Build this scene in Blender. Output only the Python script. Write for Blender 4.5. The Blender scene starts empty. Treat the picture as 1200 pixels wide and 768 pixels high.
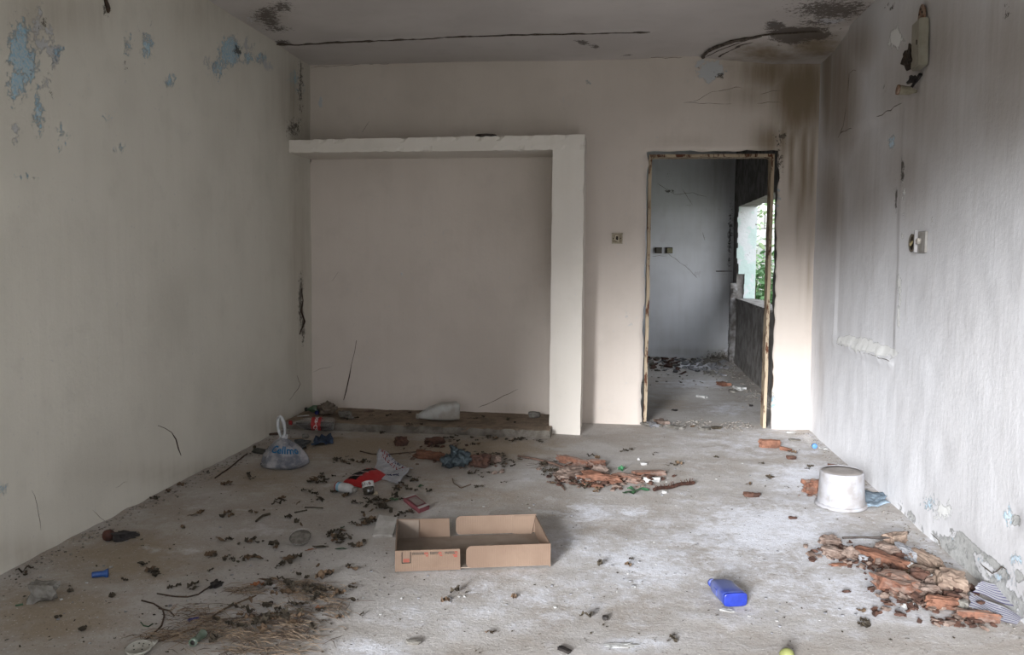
import bpy, bmesh, math, random
from mathutils import Vector, Matrix, noise
random.seed(7)
R = math.radians
scene = bpy.context.scene
col = scene.collection
SKY_W, SUN_W, SUN_ANG, SUN_AZ, SUN_EL, EXPO = 2.2, 6.0, 13.5, 16.0, 12.8, 0.80
OPEN = (-1.98, 1.37, 2.27)
# ------------------------------------------------------------------ camera
F_PX, PITCH, YAW, ROLL, PCY, CAM_H = 998.48, 0.07262, -0.12099, 0.009057, 371.97, 1.2582
_f = Vector((math.sin(YAW)*math.cos(PITCH), math.cos(YAW)*math.cos(PITCH), -math.sin(PITCH)))
_r = Vector((math.cos(YAW), -math.sin(YAW), 0)); _u = _r.cross(_f)
CR = math.cos(ROLL)*_r + math.sin(ROLL)*_u
CU = -math.sin(ROLL)*_r + math.cos(ROLL)*_u
cam_data = bpy.data.cameras.new('camera'); cam = bpy.data.objects.new('camera', cam_data); col.objects.link(cam)
m = Matrix.Identity(4)
for i in range(3):
    m[i][0], m[i][1], m[i][2] = CR[i], CU[i], -_f[i]
m.translation = (0, 0, CAM_H)
cam.matrix_world = m
cam_data.sensor_width = 36; cam_data.sensor_fit = 'HORIZONTAL'; cam_data.lens = 36*F_PX/1200
cam_data.shift_y = (PCY-384)/1200; cam_data.clip_start = .05
scene.camera = cam
def ray(px, py):
    return _f + CR*((px-600)/F_PX) + CU*((PCY-py)/F_PX)
def on_plane(px, py, axis, val):
    d = ray(px, py); o = Vector((0, 0, CAM_H)); return o + d*((val-o[axis])/d[axis])
def fl(px, py, z=0.0):
    """floor point whose photograph pixel is (px, py)"""
    return on_plane(px, py, 2, z)
def px_size(p):            # metres per pixel at a point
    return (Vector(p)-Vector((0, 0, CAM_H))).dot(_f)/F_PX
# ------------------------------------------------------------------ world, sun, exposure
world = bpy.data.worlds.new('overcast_sky'); scene.world = world; world.use_nodes = True
wn = world.node_tree; wn.nodes.clear()
wo = wn.nodes.new('ShaderNodeOutputWorld'); bg = wn.nodes.new('ShaderNodeBackground')
tc = wn.nodes.new('ShaderNodeTexCoord'); sx = wn.nodes.new('ShaderNodeSeparateXYZ'); cr = wn.nodes.new('ShaderNodeValToRGB')
wn.links.new(tc.outputs['Generated'], sx.inputs[0]); wn.links.new(sx.outputs['Z'], cr.inputs[0])
cr.color_ramp.elements[0].position = 0.0; cr.color_ramp.elements[0].color = (.96, .97, 1.0, 1)
cr.color_ramp.elements[1].position = 0.8; cr.color_ramp.elements[1].color = (.86, .92, 1.0, 1)
wn.links.new(cr.outputs[0], bg.inputs[0]); bg.inputs[1].default_value = SKY_W
wn.links.new(bg.outputs[0], wo.inputs[0])
sun_d = bpy.data.lights.new('hazy_sun', 'SUN'); sun = bpy.data.objects.new('hazy_sun', sun_d); col.objects.link(sun)
sun_d.energy = SUN_W; sun_d.angle = R(SUN_ANG); sun_d.color = (.95, .97, 1.0)
sdir = Vector((math.sin(R(SUN_AZ))*math.cos(R(SUN_EL)), math.cos(R(SUN_AZ))*math.cos(R(SUN_EL)), -math.sin(R(SUN_EL))))
sun.rotation_euler = sdir.to_track_quat('-Z', 'Y').to_euler(); sun.location = (-2, -8, 5)
scene.view_settings.view_transform = 'Standard'; scene.view_settings.look = 'None'
scene.view_settings.gamma = 1.0; scene.view_settings.use_curve_mapping = False
scene.view_settings.exposure = EXPO
# ------------------------------------------------------------------ material helpers
def lin(c):
    c = c/255.0
    return c/12.92 if c <= .04045 else ((c+.055)/1.055)**2.4
def rgb(r, g, b): return (lin(r), lin(g), lin(b), 1.0)
class NT:
    def __init__(s, name):
        s.m = bpy.data.materials.new(name); s.m.use_nodes = True; s.t = s.m.node_tree; s.t.nodes.clear()
        s.out = s.n('ShaderNodeOutputMaterial'); s.b = s.n('ShaderNodeBsdfPrincipled')
        s.t.links.new(s.b.outputs[0], s.out.inputs[0]); s.b.inputs['Roughness'].default_value = .9
        s.b.inputs['Specular IOR Level'].default_value = .25
    def n(s, k): return s.t.nodes.new(k)
    def l(s, a, b): s.t.links.new(a, b)
    def val(s, x, sock):
        if hasattr(x, 'node'): s.l(x, sock)
        else: sock.default_value = x
    def math(s, op, a, b=0.0, c=0.0, clamp=False):
        n = s.n('ShaderNodeMath'); n.operation = op; n.use_clamp = clamp
        s.val(a, n.inputs[0]); s.val(b, n.inputs[1]); s.val(c, n.inputs[2]); return n.outputs[0]
    def pos(s, obj=False, scale=(1, 1, 1)):
        if obj: c = s.n('ShaderNodeTexCoord').outputs['Object']
        else: c = s.n('ShaderNodeNewGeometry').outputs['Position']
        mp = s.n('ShaderNodeMapping'); mp.inputs['Scale'].default_value = scale; s.l(c, mp.inputs[0]); return mp.outputs[0]
    def noise(s, scale, detail=4, vec=None, rough=.55, dist=0.0):
        n = s.n('ShaderNodeTexNoise'); n.inputs['Scale'].default_value = scale; n.inputs['Detail'].default_value = detail
        n.inputs['Roughness'].default_value = rough; n.inputs['Distortion'].default_value = dist
        if vec is not None: s.l(vec, n.inputs['Vector'])
        return n.outputs['Fac']
    def vor(s, scale, vec=None, feature='F1'):
        n = s.n('ShaderNodeTexVoronoi'); n.feature = feature; n.inputs['Scale'].default_value = scale
        if vec is not None: s.l(vec, n.inputs['Vector'])
        return n.outputs['Distance']
    def ramp(s, x, lo, hi, clo=0.0, chi=1.0, smooth=True):
        n = s.n('ShaderNodeMapRange'); n.interpolation_type = 'SMOOTHSTEP' if smooth else 'LINEAR'
        s.l(x, n.inputs[0]); n.inputs[1].default_value = lo; n.inputs[2].default_value = hi
        n.inputs[3].default_value = clo; n.inputs[4].default_value = chi; return n.outputs[0]
    def mix(s, f, a, b):
        n = s.n('ShaderNodeMix'); n.data_type = 'RGBA'; s.val(f, n.inputs[0])
        s.val(a, n.inputs[6]); s.val(b, n.inputs[7]); return n.outputs[2]
    def attr(s, name):
        n = s.n('ShaderNodeAttribute'); n.attribute_name = name; return n.outputs['Fac']
    def bump(s, h, dist=.01, strength=1.0, prev=None):
        n = s.n('ShaderNodeBump'); n.inputs['Distance'].default_value = dist; n.inputs['Strength'].default_value = strength
        s.l(h, n.inputs['Height'])
        if prev is not None: s.l(prev, n.inputs['Normal'])
        s.l(n.outputs[0], s.b.inputs['Normal']); return n.outputs[0]
    def color(s, c): s.val(c, s.b.inputs['Base Color'])
MATS = {}; ALB = .70
def simple(name, c, c2=None, rough=.8, scale=30, spec=.25, trans=0.0, bump=0.0, metal=0.0, alpha=1.0, contrast=(.35, .65)):
    """mottled procedural material: two tones of noise, optional bump"""
    if name in MATS: return MATS[name]
    s = NT(name); p = s.pos(obj=True)
    if c2 is None: c2 = tuple(x*.8 for x in c[:3])+(1,)
    def mute(q): g = .3*q[0]+.6*q[1]+.1*q[2]; return tuple((x*.86+g*.14)*ALB for x in q[:3])+(1,)
    c, c2 = mute(c), mute(c2)
    nz = s.noise(scale, 5, p)
    s.color(s.mix(s.ramp(nz, *contrast), c, c2))
    s.b.inputs['Roughness'].default_value = rough; s.b.inputs['Specular IOR Level'].default_value = spec
    s.b.inputs['Metallic'].default_value = metal
    if trans: s.b.inputs['Transmission Weight'].default_value = trans
    if alpha < 1: s.b.inputs['Alpha'].default_value = alpha
    if bump: s.bump(s.noise(scale*1.7, 6, p), bump)
    MATS[name] = s.m; return s.m
# ------------------------------------------------------------------ object helpers
def obj(name, bm_or_mesh, mat=None, parent=None, smooth=False, loc=None, rot=None):
    if isinstance(bm_or_mesh, bmesh.types.BMesh):
        me = bpy.data.meshes.new(name); bm_or_mesh.to_mesh(me); bm_or_mesh.free()
    else: me = bm_or_mesh
    if mat is not None:
        if isinstance(mat, (list, tuple)):
            for x in mat: me.materials.append(x)
        else: me.materials.append(mat)
    if smooth:
        for p in me.polygons: p.use_smooth = True
    o = bpy.data.objects.new(name, me); col.objects.link(o)
    if parent is not None: o.parent = parent
    if loc is not None: o.location = loc
    if rot is not None: o.rotation_euler = rot
    return o
def tag(o, label, cat, group=None, kind=None):
    if label: o['label'] = label
    if cat: o['category'] = cat
    if group: o['group'] = group
    if kind: o['kind'] = kind
    return o
def thing(name, label, cat, loc=(0, 0, 0), rot=(0, 0, 0), group=None):
    o = bpy.data.objects.new(name, None); o.empty_display_size = .05; col.objects.link(o)
    o.location = loc; o.rotation_euler = rot; return tag(o, label, cat, group)
def struct(o, label=None):
    o['kind'] = 'structure'
    if label: o['label'] = label
    return o
def bm_box(bm, lo, hi, mtx=None, jit=0.0):
    vs = []
    for z in (lo[2], hi[2]):
        for y in (lo[1], hi[1]):
            for x in (lo[0], hi[0]):
                v = Vector((x, y, z))
                if jit: v += Vector([random.uniform(-jit, jit) for _ in range(3)])
                vs.append(bm.verts.new(mtx @ v if mtx else v))
    for q in ((0, 2, 3, 1), (4, 5, 7, 6), (0, 1, 5, 4), (1, 3, 7, 5), (3, 2, 6, 7), (2, 0, 4, 6)):
        bm.faces.new([vs[i] for i in q])
    return vs
def bm_tube(bm, pts, rad, seg=6, caps=True):
    pts = [Vector(p) for p in pts]; n = len(pts)
    rads = rad if isinstance(rad, (list, tuple)) else [rad]*n
    rings = []; up = Vector((0, 0, 1))
    t0 = (pts[1]-pts[0]).normalized()
    if abs(t0.dot(up)) > .9: up = Vector((1, 0, 0))
    a = t0.cross(up).normalized()
    for i, p in enumerate(pts):
        t = (pts[min(i+1, n-1)]-pts[max(i-1, 0)]).normalized()
        a = (a - t*a.dot(t)).normalized(); b = t.cross(a)
        rings.append([bm.verts.new(p + (a*math.cos(2*math.pi*k/seg)+b*math.sin(2*math.pi*k/seg))*rads[i]) for k in range(seg)])
    for i in range(n-1):
        for k in range(seg):
            bm.faces.new((rings[i][k], rings[i][(k+1) % seg], rings[i+1][(k+1) % seg], rings[i+1][k]))
    if caps:
        bm.faces.new(rings[0][::-1]); bm.faces.new(rings[-1])
def bm_lathe(bm, prof, seg=24, mtx=None, sx=1.0, sy=1.0, sq=0.0, close=True):
    """revolve (r, z) profile about z; sq > 0 squares the section"""
    rings = []
    for r, z in prof:
        ring = []
        for k in range(seg):
            a = 2*math.pi*k/seg; c, s = math.cos(a), math.sin(a)
            if sq:
                q = 1.0/max(abs(c), abs(s)); f = (1-sq)+sq*q; c *= f; s *= f
            v = Vector((r*c*sx, r*s*sy, z)); ring.append(bm.verts.new(mtx @ v if mtx else v))
        rings.append(ring)
    for i in range(len(rings)-1):
        for k in range(seg):
            bm.faces.new((rings[i][k], rings[i][(k+1) % seg], rings[i+1][(k+1) % seg], rings[i+1][k]))
    if close:
        bm.faces.new(rings[0][::-1]); bm.faces.new(rings[-1])
    return rings
def grid_mesh(name, us, vs, fn, skip=None, attrs=None, flip=False):
    """fn(u, v) -> Vector; attrs: {name: g(Vector)}"""
    verts = []; idx = {}; faces = []
    for j, v in enumerate(vs):
        for i, u in enumerate(us):
            idx[i, j] = len(verts); verts.append(fn(u, v))
    for j in range(len(vs)-1):
        for i in range(len(us)-1):
            if skip and skip((us[i]+us[i+1])/2, (vs[j]+vs[j+1])/2): continue
            q = [idx[i, j], idx[i+1, j], idx[i+1, j+1], idx[i, j+1]]
            faces.append(q[::-1] if flip else q)
    me = bpy.data.meshes.new(name); me.from_pydata(verts, [], faces); me.update()
    for a, g in (attrs or {}).items():
        at = me.attributes.new(a, 'FLOAT', 'POINT'); at.data.foreach_set('value', [g(p) for p in verts])
    for p in me.polygons: p.use_smooth = True
    return me
def span(a, b, step, extra=()):
    n = max(1, int(round((b-a)/step))); s = {round(a+(b-a)*i/n, 5) for i in range(n+1)}
    for e in extra:
        s = {x for x in s if abs(x-e) > step*.3 or x in (round(a, 5), round(b, 5))}; s.add(round(e, 5))
    return sorted(s)
def field(blobs, axis, val):
    """blobs (px, py, rx, ry, strength[, tilt]) measured on the photograph, turned once into wall metres"""
    out = []; ax = [i for i in range(3) if i != axis]
    for b in blobs:
        px, py, rx, ry, s = b[:5]; t = R(b[5]) if len(b) > 5 else 0
        c = on_plane(px, py, axis, val)
        e1 = on_plane(px+rx*math.cos(t), py+rx*math.sin(t), axis, val)-c
        e2 = on_plane(px-ry*math.sin(t), py+ry*math.cos(t), axis, val)-c
        a, b_, c_, d = e1[ax[0]], e2[ax[0]], e1[ax[1]], e2[ax[1]]; det = a*d-b_*c_
        out.append((c[ax[0]], c[ax[1]], d/det, -b_/det, -c_/det, a/det, s))
    def g(p):
        m_ = 0.0; X, Y = p[ax[0]], p[ax[1]]
        for cx, cy, i11, i12, i21, i22, s in out:
            dx, dy = X-cx, Y-cy; u = i11*dx+i12*dy
            if abs(u) > 1.6: continue
            v = i21*dx+i22*dy; q = u*u+v*v
            if q < 2.4: m_ = max(m_, s*math.exp(-q*1.3) - (.045*s))
        return m_
    return g
# ------------------------------------------------------------------ plaster
def plaster(name, base, base2, exposed, streak=.0, brown=rgb(120, 104, 82), dark=rgb(70, 64, 58), blue=rgb(96, 150, 176), pale=rgb(196, 196, 200), bumpd=.004, scale=1.0, drip=(.4, 1.05)):
    s = NT(name); p = s.pos(); ps = s.pos(scale=(5, 5, .5))
    big = s.noise(1.1*scale, 3, p); mid = s.noise(6*scale, 5, p); fine = s.noise(55, 6, p, .7); st = s.noise(3.2, 5, ps, .6)
    edge = s.noise(34, 9, p, .82); edge2 = s.noise(9, 8, p, .75)
    c = s.mix(s.ramp(big, .35, .68), base, base2)
    c = s.mix(s.math('MULTIPLY', s.ramp(mid, .52, .72), .22), c, tuple(x*.86 for x in base2[:3])+(1,))
    if streak: c = s.mix(s.math('MULTIPLY', s.ramp(st, .42, .8), streak), c, tuple(x*y for x, y in zip(base[:3], (.74, .71, .66)))+(1,))
    c = s.mix(s.math('MULTIPLY', s.ramp(fine, .60, .75), .14), c, (.12, .11, .10, 1))
    c = s.mix(s.math('MULTIPLY', s.ramp(s.noise(38, 3, p), .67, .72), .35), c, pale)   # fine dashes of chipped paint
    # soft, streaked brown: damp staining, plus shade painted into the upper right wall
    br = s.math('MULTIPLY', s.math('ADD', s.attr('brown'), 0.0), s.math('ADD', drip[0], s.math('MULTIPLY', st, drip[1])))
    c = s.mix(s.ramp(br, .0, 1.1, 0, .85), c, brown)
    ja = s.math('MULTIPLY', s.math('SUBTRACT', edge, .5), 2.6); jb = s.math('MULTIPLY', s.math('SUBTRACT', edge2, .5), 2.0)
    def torn(a, k): return s.ramp(s.math('ADD', s.attr(a), k), .42, .50)
    pl = s.math('MULTIPLY', torn('pale', jb), s.ramp(s.attr('pale'), 0.02, .12)); c = s.mix(pl, c, pale)
    bl = s.math('MULTIPLY', torn('blue', ja), s.ramp(s.attr('blue'), 0.02, .12)); bl2 = s.math('MULTIPLY', bl, s.ramp(s.noise(75, 6, p, .8), .40, .56, .25, .95)); c = s.mix(s.math('MULTIPLY', bl2, .85), c, s.mix(mid, blue, tuple(min(1, x*1.5) for x in blue[:3])+(1,)))
    ex = s.math('MULTIPLY', torn('peel', jb), s.ramp(s.attr('peel'), 0.02, .12)); c = s.mix(ex, c, s.mix(s.ramp(fine, .4, .6), exposed, tuple(x*.78 for x in exposed[:3])+(1,)))
    dk = s.math('MULTIPLY', torn('dark', ja), s.ramp(s.attr('dark'), 0.02, .12)); c = s.mix(s.math('MULTIPLY', dk, .85), c, dark)
    s.color(c); s.b.inputs['Roughness'].default_value = .88; s.b.inputs['Specular IOR Level'].default_value = .18
    h = s.math('ADD', s.math('MULTIPLY', fine, .25), s.math('MULTIPLY', mid, .9))
    h = s.math('ADD', h, s.math('MULTIPLY', st, .35))
    h = s.math('SUBTRACT', h, s.math('MULTIPLY', s.math('ADD', ex, s.math('MULTIPLY', bl, .4)), 1.1))
    h = s.math('ADD', h, s.math('MULTIPLY', pl, .35)); s.bump(h, bumpd)
    return s.m
# ------------------------------------------------------------------ the shell
XL, XR, D, H, YB = -2.3455, 1.4172, 6.3767, 2.70, -0.60
YF = 10.55                       # far wall of the next room
def nz(p, s, seed=0.0): return noise.noise(Vector((p[0]*s+seed, p[1]*s+seed*.7, p[2]*s-seed)))
CREAM, CREAM2 = rgb(184, 178, 163), rgb(171, 164, 149)
M_left = plaster('left_plaster', rgb(208, 204, 193), rgb(196, 192, 181), rgb(140, 132, 120), .12, blue=rgb(118, 158, 180), pale=rgb(178, 178, 178))
M_back = plaster('back_plaster', rgb(203, 193, 184), rgb(193, 183, 174), rgb(120, 116, 112), .1, brown=rgb(112, 94, 68), pale=rgb(182, 184, 186), bumpd=.003)
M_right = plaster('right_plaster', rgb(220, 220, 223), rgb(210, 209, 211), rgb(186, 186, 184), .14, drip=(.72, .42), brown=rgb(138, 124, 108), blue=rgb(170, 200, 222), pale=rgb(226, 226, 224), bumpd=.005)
M_ceil = plaster('ceiling_plaster', rgb(200, 194, 190), rgb(188, 182, 178), rgb(104, 96, 88), .0, brown=rgb(116, 100, 74), dark=rgb(84, 76, 70), bumpd=.003)
M_col = plaster('column_plaster', rgb(218, 212, 204), rgb(210, 203, 194), rgb(150, 140, 128), .1, bumpd=.002)
M_far = plaster('far_plaster', rgb(208, 210, 214), rgb(190, 192, 195), rgb(128, 124, 116), .25, dark=rgb(52, 46, 40), brown=rgb(96, 84, 66))
zero = lambda p: 0.0
A = lambda **k: {n: k.get(n, zero) for n in ('brown', 'peel', 'blue', 'dark', 'pale')}
# wall_left
f_bl = field([(22,60,15,38,1.0),(35,75,12,22,1),(20,100,13,24,.85),(28,30,16,20,.55),(45,130,9,46,.6),(68,60,9,14,.7),(73,160,12,26,.5),(150,50,8,24,.55),(173,55,9,20,.8),
 (200,95,9,9,.8),(270,60,15,20,1.05),(255,80,13,16,.62),(290,68,8,9,.8),(305,68,10,8,.7),(345,92,9,12,.6),(352,105,8,16,.5),(2,575,6,14,.75),(40,205,36,6,.5),(140,175,9,12,.5),(125,135,16,8,.4)], 0, XL)
f_pl = field([(50,50,34,70,.5),(285,55,28,20,.55),(245,75,18,18,.5),(20,160,12,50,.5),(170,30,14,40,.45),(312,75,20,14,.45)], 0, XL)
f_dk = field([(124,8,4,16,1.0),(199,53,4,4,.8),(278,59,6,7,.9),(52,28,4,7,.8),(345,150,14,14,.62),(352,350,4,40,.8),(355,385,4,26,.7),(352,100,5,50,.55),(58,108,5,6,.7),(148,80,4,20,.5)], 0, XL)
f_br = field([(345,120,26,80,.6),(60,15,110,50,.5),(250,10,80,40,.4),(352,300,18,180,.5),(60,650,130,26,.45),(250,555,110,18,.5),(330,500,40,24,.5),(180,380,60,200,.12)], 0, XL)
me = grid_mesh('wall_left', span(YB-.1, D+.12, .045), span(-.03, H+.03, .045),
    lambda u, v: Vector((XL + .006*nz((u, v, 0), 1.3) + .003*nz((u, v, 3), 6), u, v)), attrs=A(blue=f_bl, pale=f_pl, dark=f_dk, brown=f_br))
wall_left = struct(obj('wall_left', me, M_left))
# wall_right : bricked-up panel sunk a few millimetres, flaking foot
f_bl = field([(1090,590,12,12,.6),(1180,605,6,14,.9),(1112,640,8,12,.6),(1172,676,22,12,.6),(1043,167,5,10,.85),(1190,655,10,7,.9),(1150,655,10,8,.5)], 0, XR)
f_pl = field([(1050,45,14,18,.7),(1012,405,30,9,1.2,14),(1038,412,20,8,1.2,14),(995,400,16,8,1.1,10),(1058,240,4,60,.55),(1053,350,4,60,.6),(1085,262,14,10,.55),(1105,600,22,22,.7),(1180,700,30,20,.5)], 0, XR)
f_pe = field([(1128,636,34,9,1.0,38),(1165,664,30,8,1.0,36),(1118,652,60,16,.85,42),(1170,696,50,20,.85,42),(1060,602,26,10,.6,40),(1187,610,7,8,1.2),(1192,675,16,10,.7),(1040,100,10,8,.4)], 0, XR)
f_dk = field([(1057,200,3,22,.85),(1048,232,3,20,.7),(1152,668,12,3,.9,35),(1166,668,8,3,.9,-20),(1044,8,10,4,.8),(1180,14,8,16,.45),(1128,630,4,4,.8)], 0, XR)
f_br = field([(970,90,10,110,1.3),(1080,110,130,120,.75),(1180,60,80,120,.8),(1010,230,50,80,.6),(985,110,34,110,1.15),(1005,55,44,46,.85),(975,230,24,90,.9),(1040,90,60,70,.5),(1005,200,50,90,.6),(1100,60,140,100,.8),(1170,110,90,110,.7),(1060,200,60,90,.6),(962,420,6,80,.4)], 0, XR)  # wide blobs paint shade into the upper wall, over damp stains by the corner
def rw(u, v):
    x = XR + .006*nz((u, v, 5), 1.3) + .003*nz((u, v, 9), 6)
    if 4.56 < u < 5.72 and .72 < v < 2.03 + .0*u: x += .009
    if 4.56 < u < 5.75 and abs(v-.745) < .035: x -= .012+.012*nz((u, v, 2), 25)
    x += .010*max(0, min(1, f_pe(Vector((XR, u, v)))*2))
    return Vector((x, u, v))
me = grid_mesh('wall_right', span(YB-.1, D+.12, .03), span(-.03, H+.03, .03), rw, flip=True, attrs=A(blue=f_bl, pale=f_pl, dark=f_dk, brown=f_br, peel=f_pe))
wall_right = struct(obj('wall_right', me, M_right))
# wall_back with the door hole, ragged plaster edge 2.5 cm thick on masonry
DX0, DX1, DZ = .212, 1.145, 2.028
f_br = field([(938,110,44,66,1.35),(905,84,60,34,1.0),(928,190,5,70,1.0),(942,185,8,90,1.1),(952,180,5,120,.9),(918,165,5,50,.9),(936,260,4,110,.7),(880,112,60,24,.6),(905,165,34,30,.9),(850,78,50,14,.45),(948,310,6,110,.6),(800,165,60,10,.35),(700,160,30,60,.2),(388,470,30,14,.35),(640,300,22,110,.25),(600,480,60,10,.35),(936,420,24,70,.12)], 1, D)
f_pl = field([(833,82,20,17,1.1),(817,75,14,6,.9),(376,118,5,9,.9),(470,322,5,4,.6),(735,372,8,30,.45),(722,315,14,6,.3)], 1, D)
f_dk = field([(842,88,10,5,.9),(822,82,4,6,.7),(915,160,10,10,.6),(365,115,4,30,.4),(690,170,3,24,.8),(365,190,3,5,1.0),(752,330,3,60,.6),(756,470,3,40,.6),(913,190,6,30,.6)], 1, D)
f_bl = field([(690,100,6,8,.5),(846,84,4,4,1.0),(911,230,4,26,.5),(906,470,5,26,.5)], 1, D)
def bw(u, v):
    y = D + .005*nz((u, v, 15), 1.3) + .002*nz((u, v, 19), 7)
    p = Vector((u, y, v))
    near = (abs(u-DX0) < .004 or abs(u-DX1) < .004) and v < DZ+.01
    top = abs(v-DZ) < .004 and DX0-.01 < u < DX1+.01
    if near: p.x += .016*nz((u, v, 1), 9)+.008*nz((u, v, 4), 30) + (.012 if u > .6 else -.006)*(1-v/2.1)
    if top: p.z += .010*nz((u, v, 1), 9)+.008*nz((u, v, 4), 30)
    return p
us = span(XL-.05, DX0, .045)[:-1]+span(DX0, DX1, .045)[:-1]+span(DX1, XR+.05, .03)
vs = span(-.03, DZ, .035)[:-1]+span(DZ, H+.03, .035)
me = grid_mesh('wall_back', us, vs, bw, skip=lambda u, v: DX0 < u < DX1 and v < DZ, attrs=A(blue=f_bl, pale=f_pl, dark=f_dk, brown=f_br))
bm = bmesh.new(); bm.from_mesh(me)
edges = [e for e in bm.edges if len(e.link_faces) == 1 and all(DX0-.05 < v.co.x < DX1+.06 and v.co.z < DZ+.05 for v in e.verts)]
ret = bmesh.ops.extrude_edge_only(bm, edges=edges)
for v in [g for g in ret['geom'] if isinstance(g, bmesh.types.BMVert)]: v.co.y += .028
bm.to_mesh(me); bm.free()
wall_back = struct(obj('wall_back', me, M_back))
s = NT('rough_masonry'); p = s.pos(); s.color(s.mix(s.ramp(s.noise(14, 6, p), .4, .6), rgb(116, 96, 80), rgb(72, 58, 48)))
s.bump(s.noise(40, 6, p), .02); M_masonry = s.m
bm = bmesh.new()
bm_box(bm, (XL-.2, D+.024, -.05), (DX0-.025, D+.15, H)); bm_box(bm, (DX1+.03, D+.024, -.05), (XR+.1, D+.15, H)); bm_box(bm, (DX0-.025, D+.024, DZ+.02), (DX1+.03, D+.15, H))
obj('masonry', bm, M_masonry, wall_back)
# door frame (door_1): two jambs and a head, cream paint over rust
s = NT('old_frame_paint'); p = s.pos(scale=(1, 1, .3)); q = s.ramp(s.noise(22, 7, p, .7), .52, .58)
s.color(s.mix(q, rgb(166, 150, 128), rgb(86, 52, 34))); s.b.inputs['Roughness'].default_value = .7; s.bump(q, .002); M_frame = s.m
bm = bmesh.new(); door_1 = None
def jamb(x0, x1, y0, y1, z0, z1):
    bm = bmesh.new(); bm_box(bm, (x0, y0, z0), (x1, y1, z1)); bmesh.ops.subdivide_edges(bm, edges=[e for e in bm.edges if e.calc_length() > .5], cuts=24)
    for v in bm.verts: v.co += Vector((nz(v.co, 6)*.004, nz(v.co, 5, 3)*.004, 0))
    return bm
door_1 = bpy.data.objects.new('door_1', None); col.objects.link(door_1); door_1.location = (.68, D+.08, 0); door_1['kind'] = 'structure'
def rel(o, parent):          # keep world placement under an unrotated parent
    o.parent = parent; o.location = -Vector(parent.location); return o
for a in ((.224, .248), (1.098, 1.120)):
    rel(obj('jamb', jamb(a[0], a[1], D+.022, D+.145, 0, 1.99), M_frame), door_1)
rel(obj('head', jamb(.224, 1.120, D+.022, D+.145, 1.985, 2.006), M_frame), door_1)
bm = bmesh.new()
for sx_, x in ((1, .248), (-1, 1.098)):       # rounded corners of the pressed frame
    for k in range(4):
        a0, a1 = R(90*k/4), R(90*(k+1)/4); r = .022
        P0 = [(x+sx_*(r-r*math.sin(a)), D+.03, 1.985-r+r*math.cos(a)) for a in (a0, a1)]
        cx = (x, D+.03, 1.985); vs3 = [bm.verts.new(c) for c in (P0[0], P0[1], cx)]+[bm.verts.new((c[0], D+.14, c[2])) for c in (P0[0], P0[1], cx)]
        for q in ((0, 1, 2), (3, 5, 4), (0, 3, 4, 1)): bm.faces.new([vs3[i] for i in q])
rel(obj('corner_fillet', bm, M_frame), door_1)
# ceiling : slab, lower strip along the back wall, burst plaster to the right
cy = lambda x: 5.62 + .10*(x+2.35)/3.7*2.2 - .06    # line of the long crack
f_dk = field([(312,18,20,13,.75),(330,8,20,10,.65),(325,34,22,6,.6),(318,26,12,12,.8),(925,38,30,8,1.25),(908,30,14,8,1.0),(950,36,30,6,1.1),(975,12,64,16,.74),(1000,8,30,14,.6),(960,26,40,8,.55),(684,48,12,4,.9,15),(697,53,8,4,.8,15),(735,63,8,2,.7),(330,50,14,4,.8)], 2, H)
f_br = field([(900,55,60,12,1.0),(955,45,46,16,1.1),(860,64,40,6,.6),(345,62,30,12,.35),(700,60,200,10,.15),(312,20,40,20,.5),(1000,20,40,20,.4)], 2, H)
f_pl = field([(975,24,30,7,.6),(905,28,20,7,.4),(295,22,14,12,.4),(450,25,60,6,.2)], 2, H)
cA = on_plane(340, 51, 2, H); cB = on_plane(500, 43.3, 2, H); cC = on_plane(700, 37.3, 2, H); cD = on_plane(765, 36, 2, H)
sag_pts = [on_plane(x, y, 2, H) for x, y in ((822, 66), (838, 57), (858, 49), (890, 41), (930, 37), (965, 34), (985, 31), (1012, 31))]
def polyY(pts, x):
    if x <= pts[0].x: return pts[0].y
    for a, b in zip(pts, pts[1:]):
        if x <= b.x: return a.y+(b.y-a.y)*(x-a.x)/max(1e-6, b.x-a.x)
    return pts[-1].y
def cw(u, v):
    z = H + .006*nz((u, v, 25), 1.2) + .002*nz((u, v, 27), 7)
    if u < cD.x and v > polyY([cA, cB, cC, cD], u)-.012: z -= .010
    if u > sag_pts[0].x:
        yy = polyY(sag_pts, u)
        if v > yy: z -= .014 + .05*max(0, min(1, (v-yy)/.35))*min(1, (u-sag_pts[0].x)/.5)
    return Vector((u, v, z))
me = grid_mesh('ceiling', span(XL-.05, XR+.05, .04), span(YB-.1, 3.6, .2)[:-1]+span(3.6, D+.06, .022), cw, flip=True, attrs=A(dark=f_dk, brown=f_br, pale=f_pl))
ceiling = struct(obj('ceiling', me, M_ceil))
M_crack = simple('crack_dark', rgb(80, 68, 58), rgb(104, 92, 80), scale=60)
M_crack2 = simple('crack_soft', rgb(104, 92, 78), rgb(122, 110, 94), scale=60)
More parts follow.
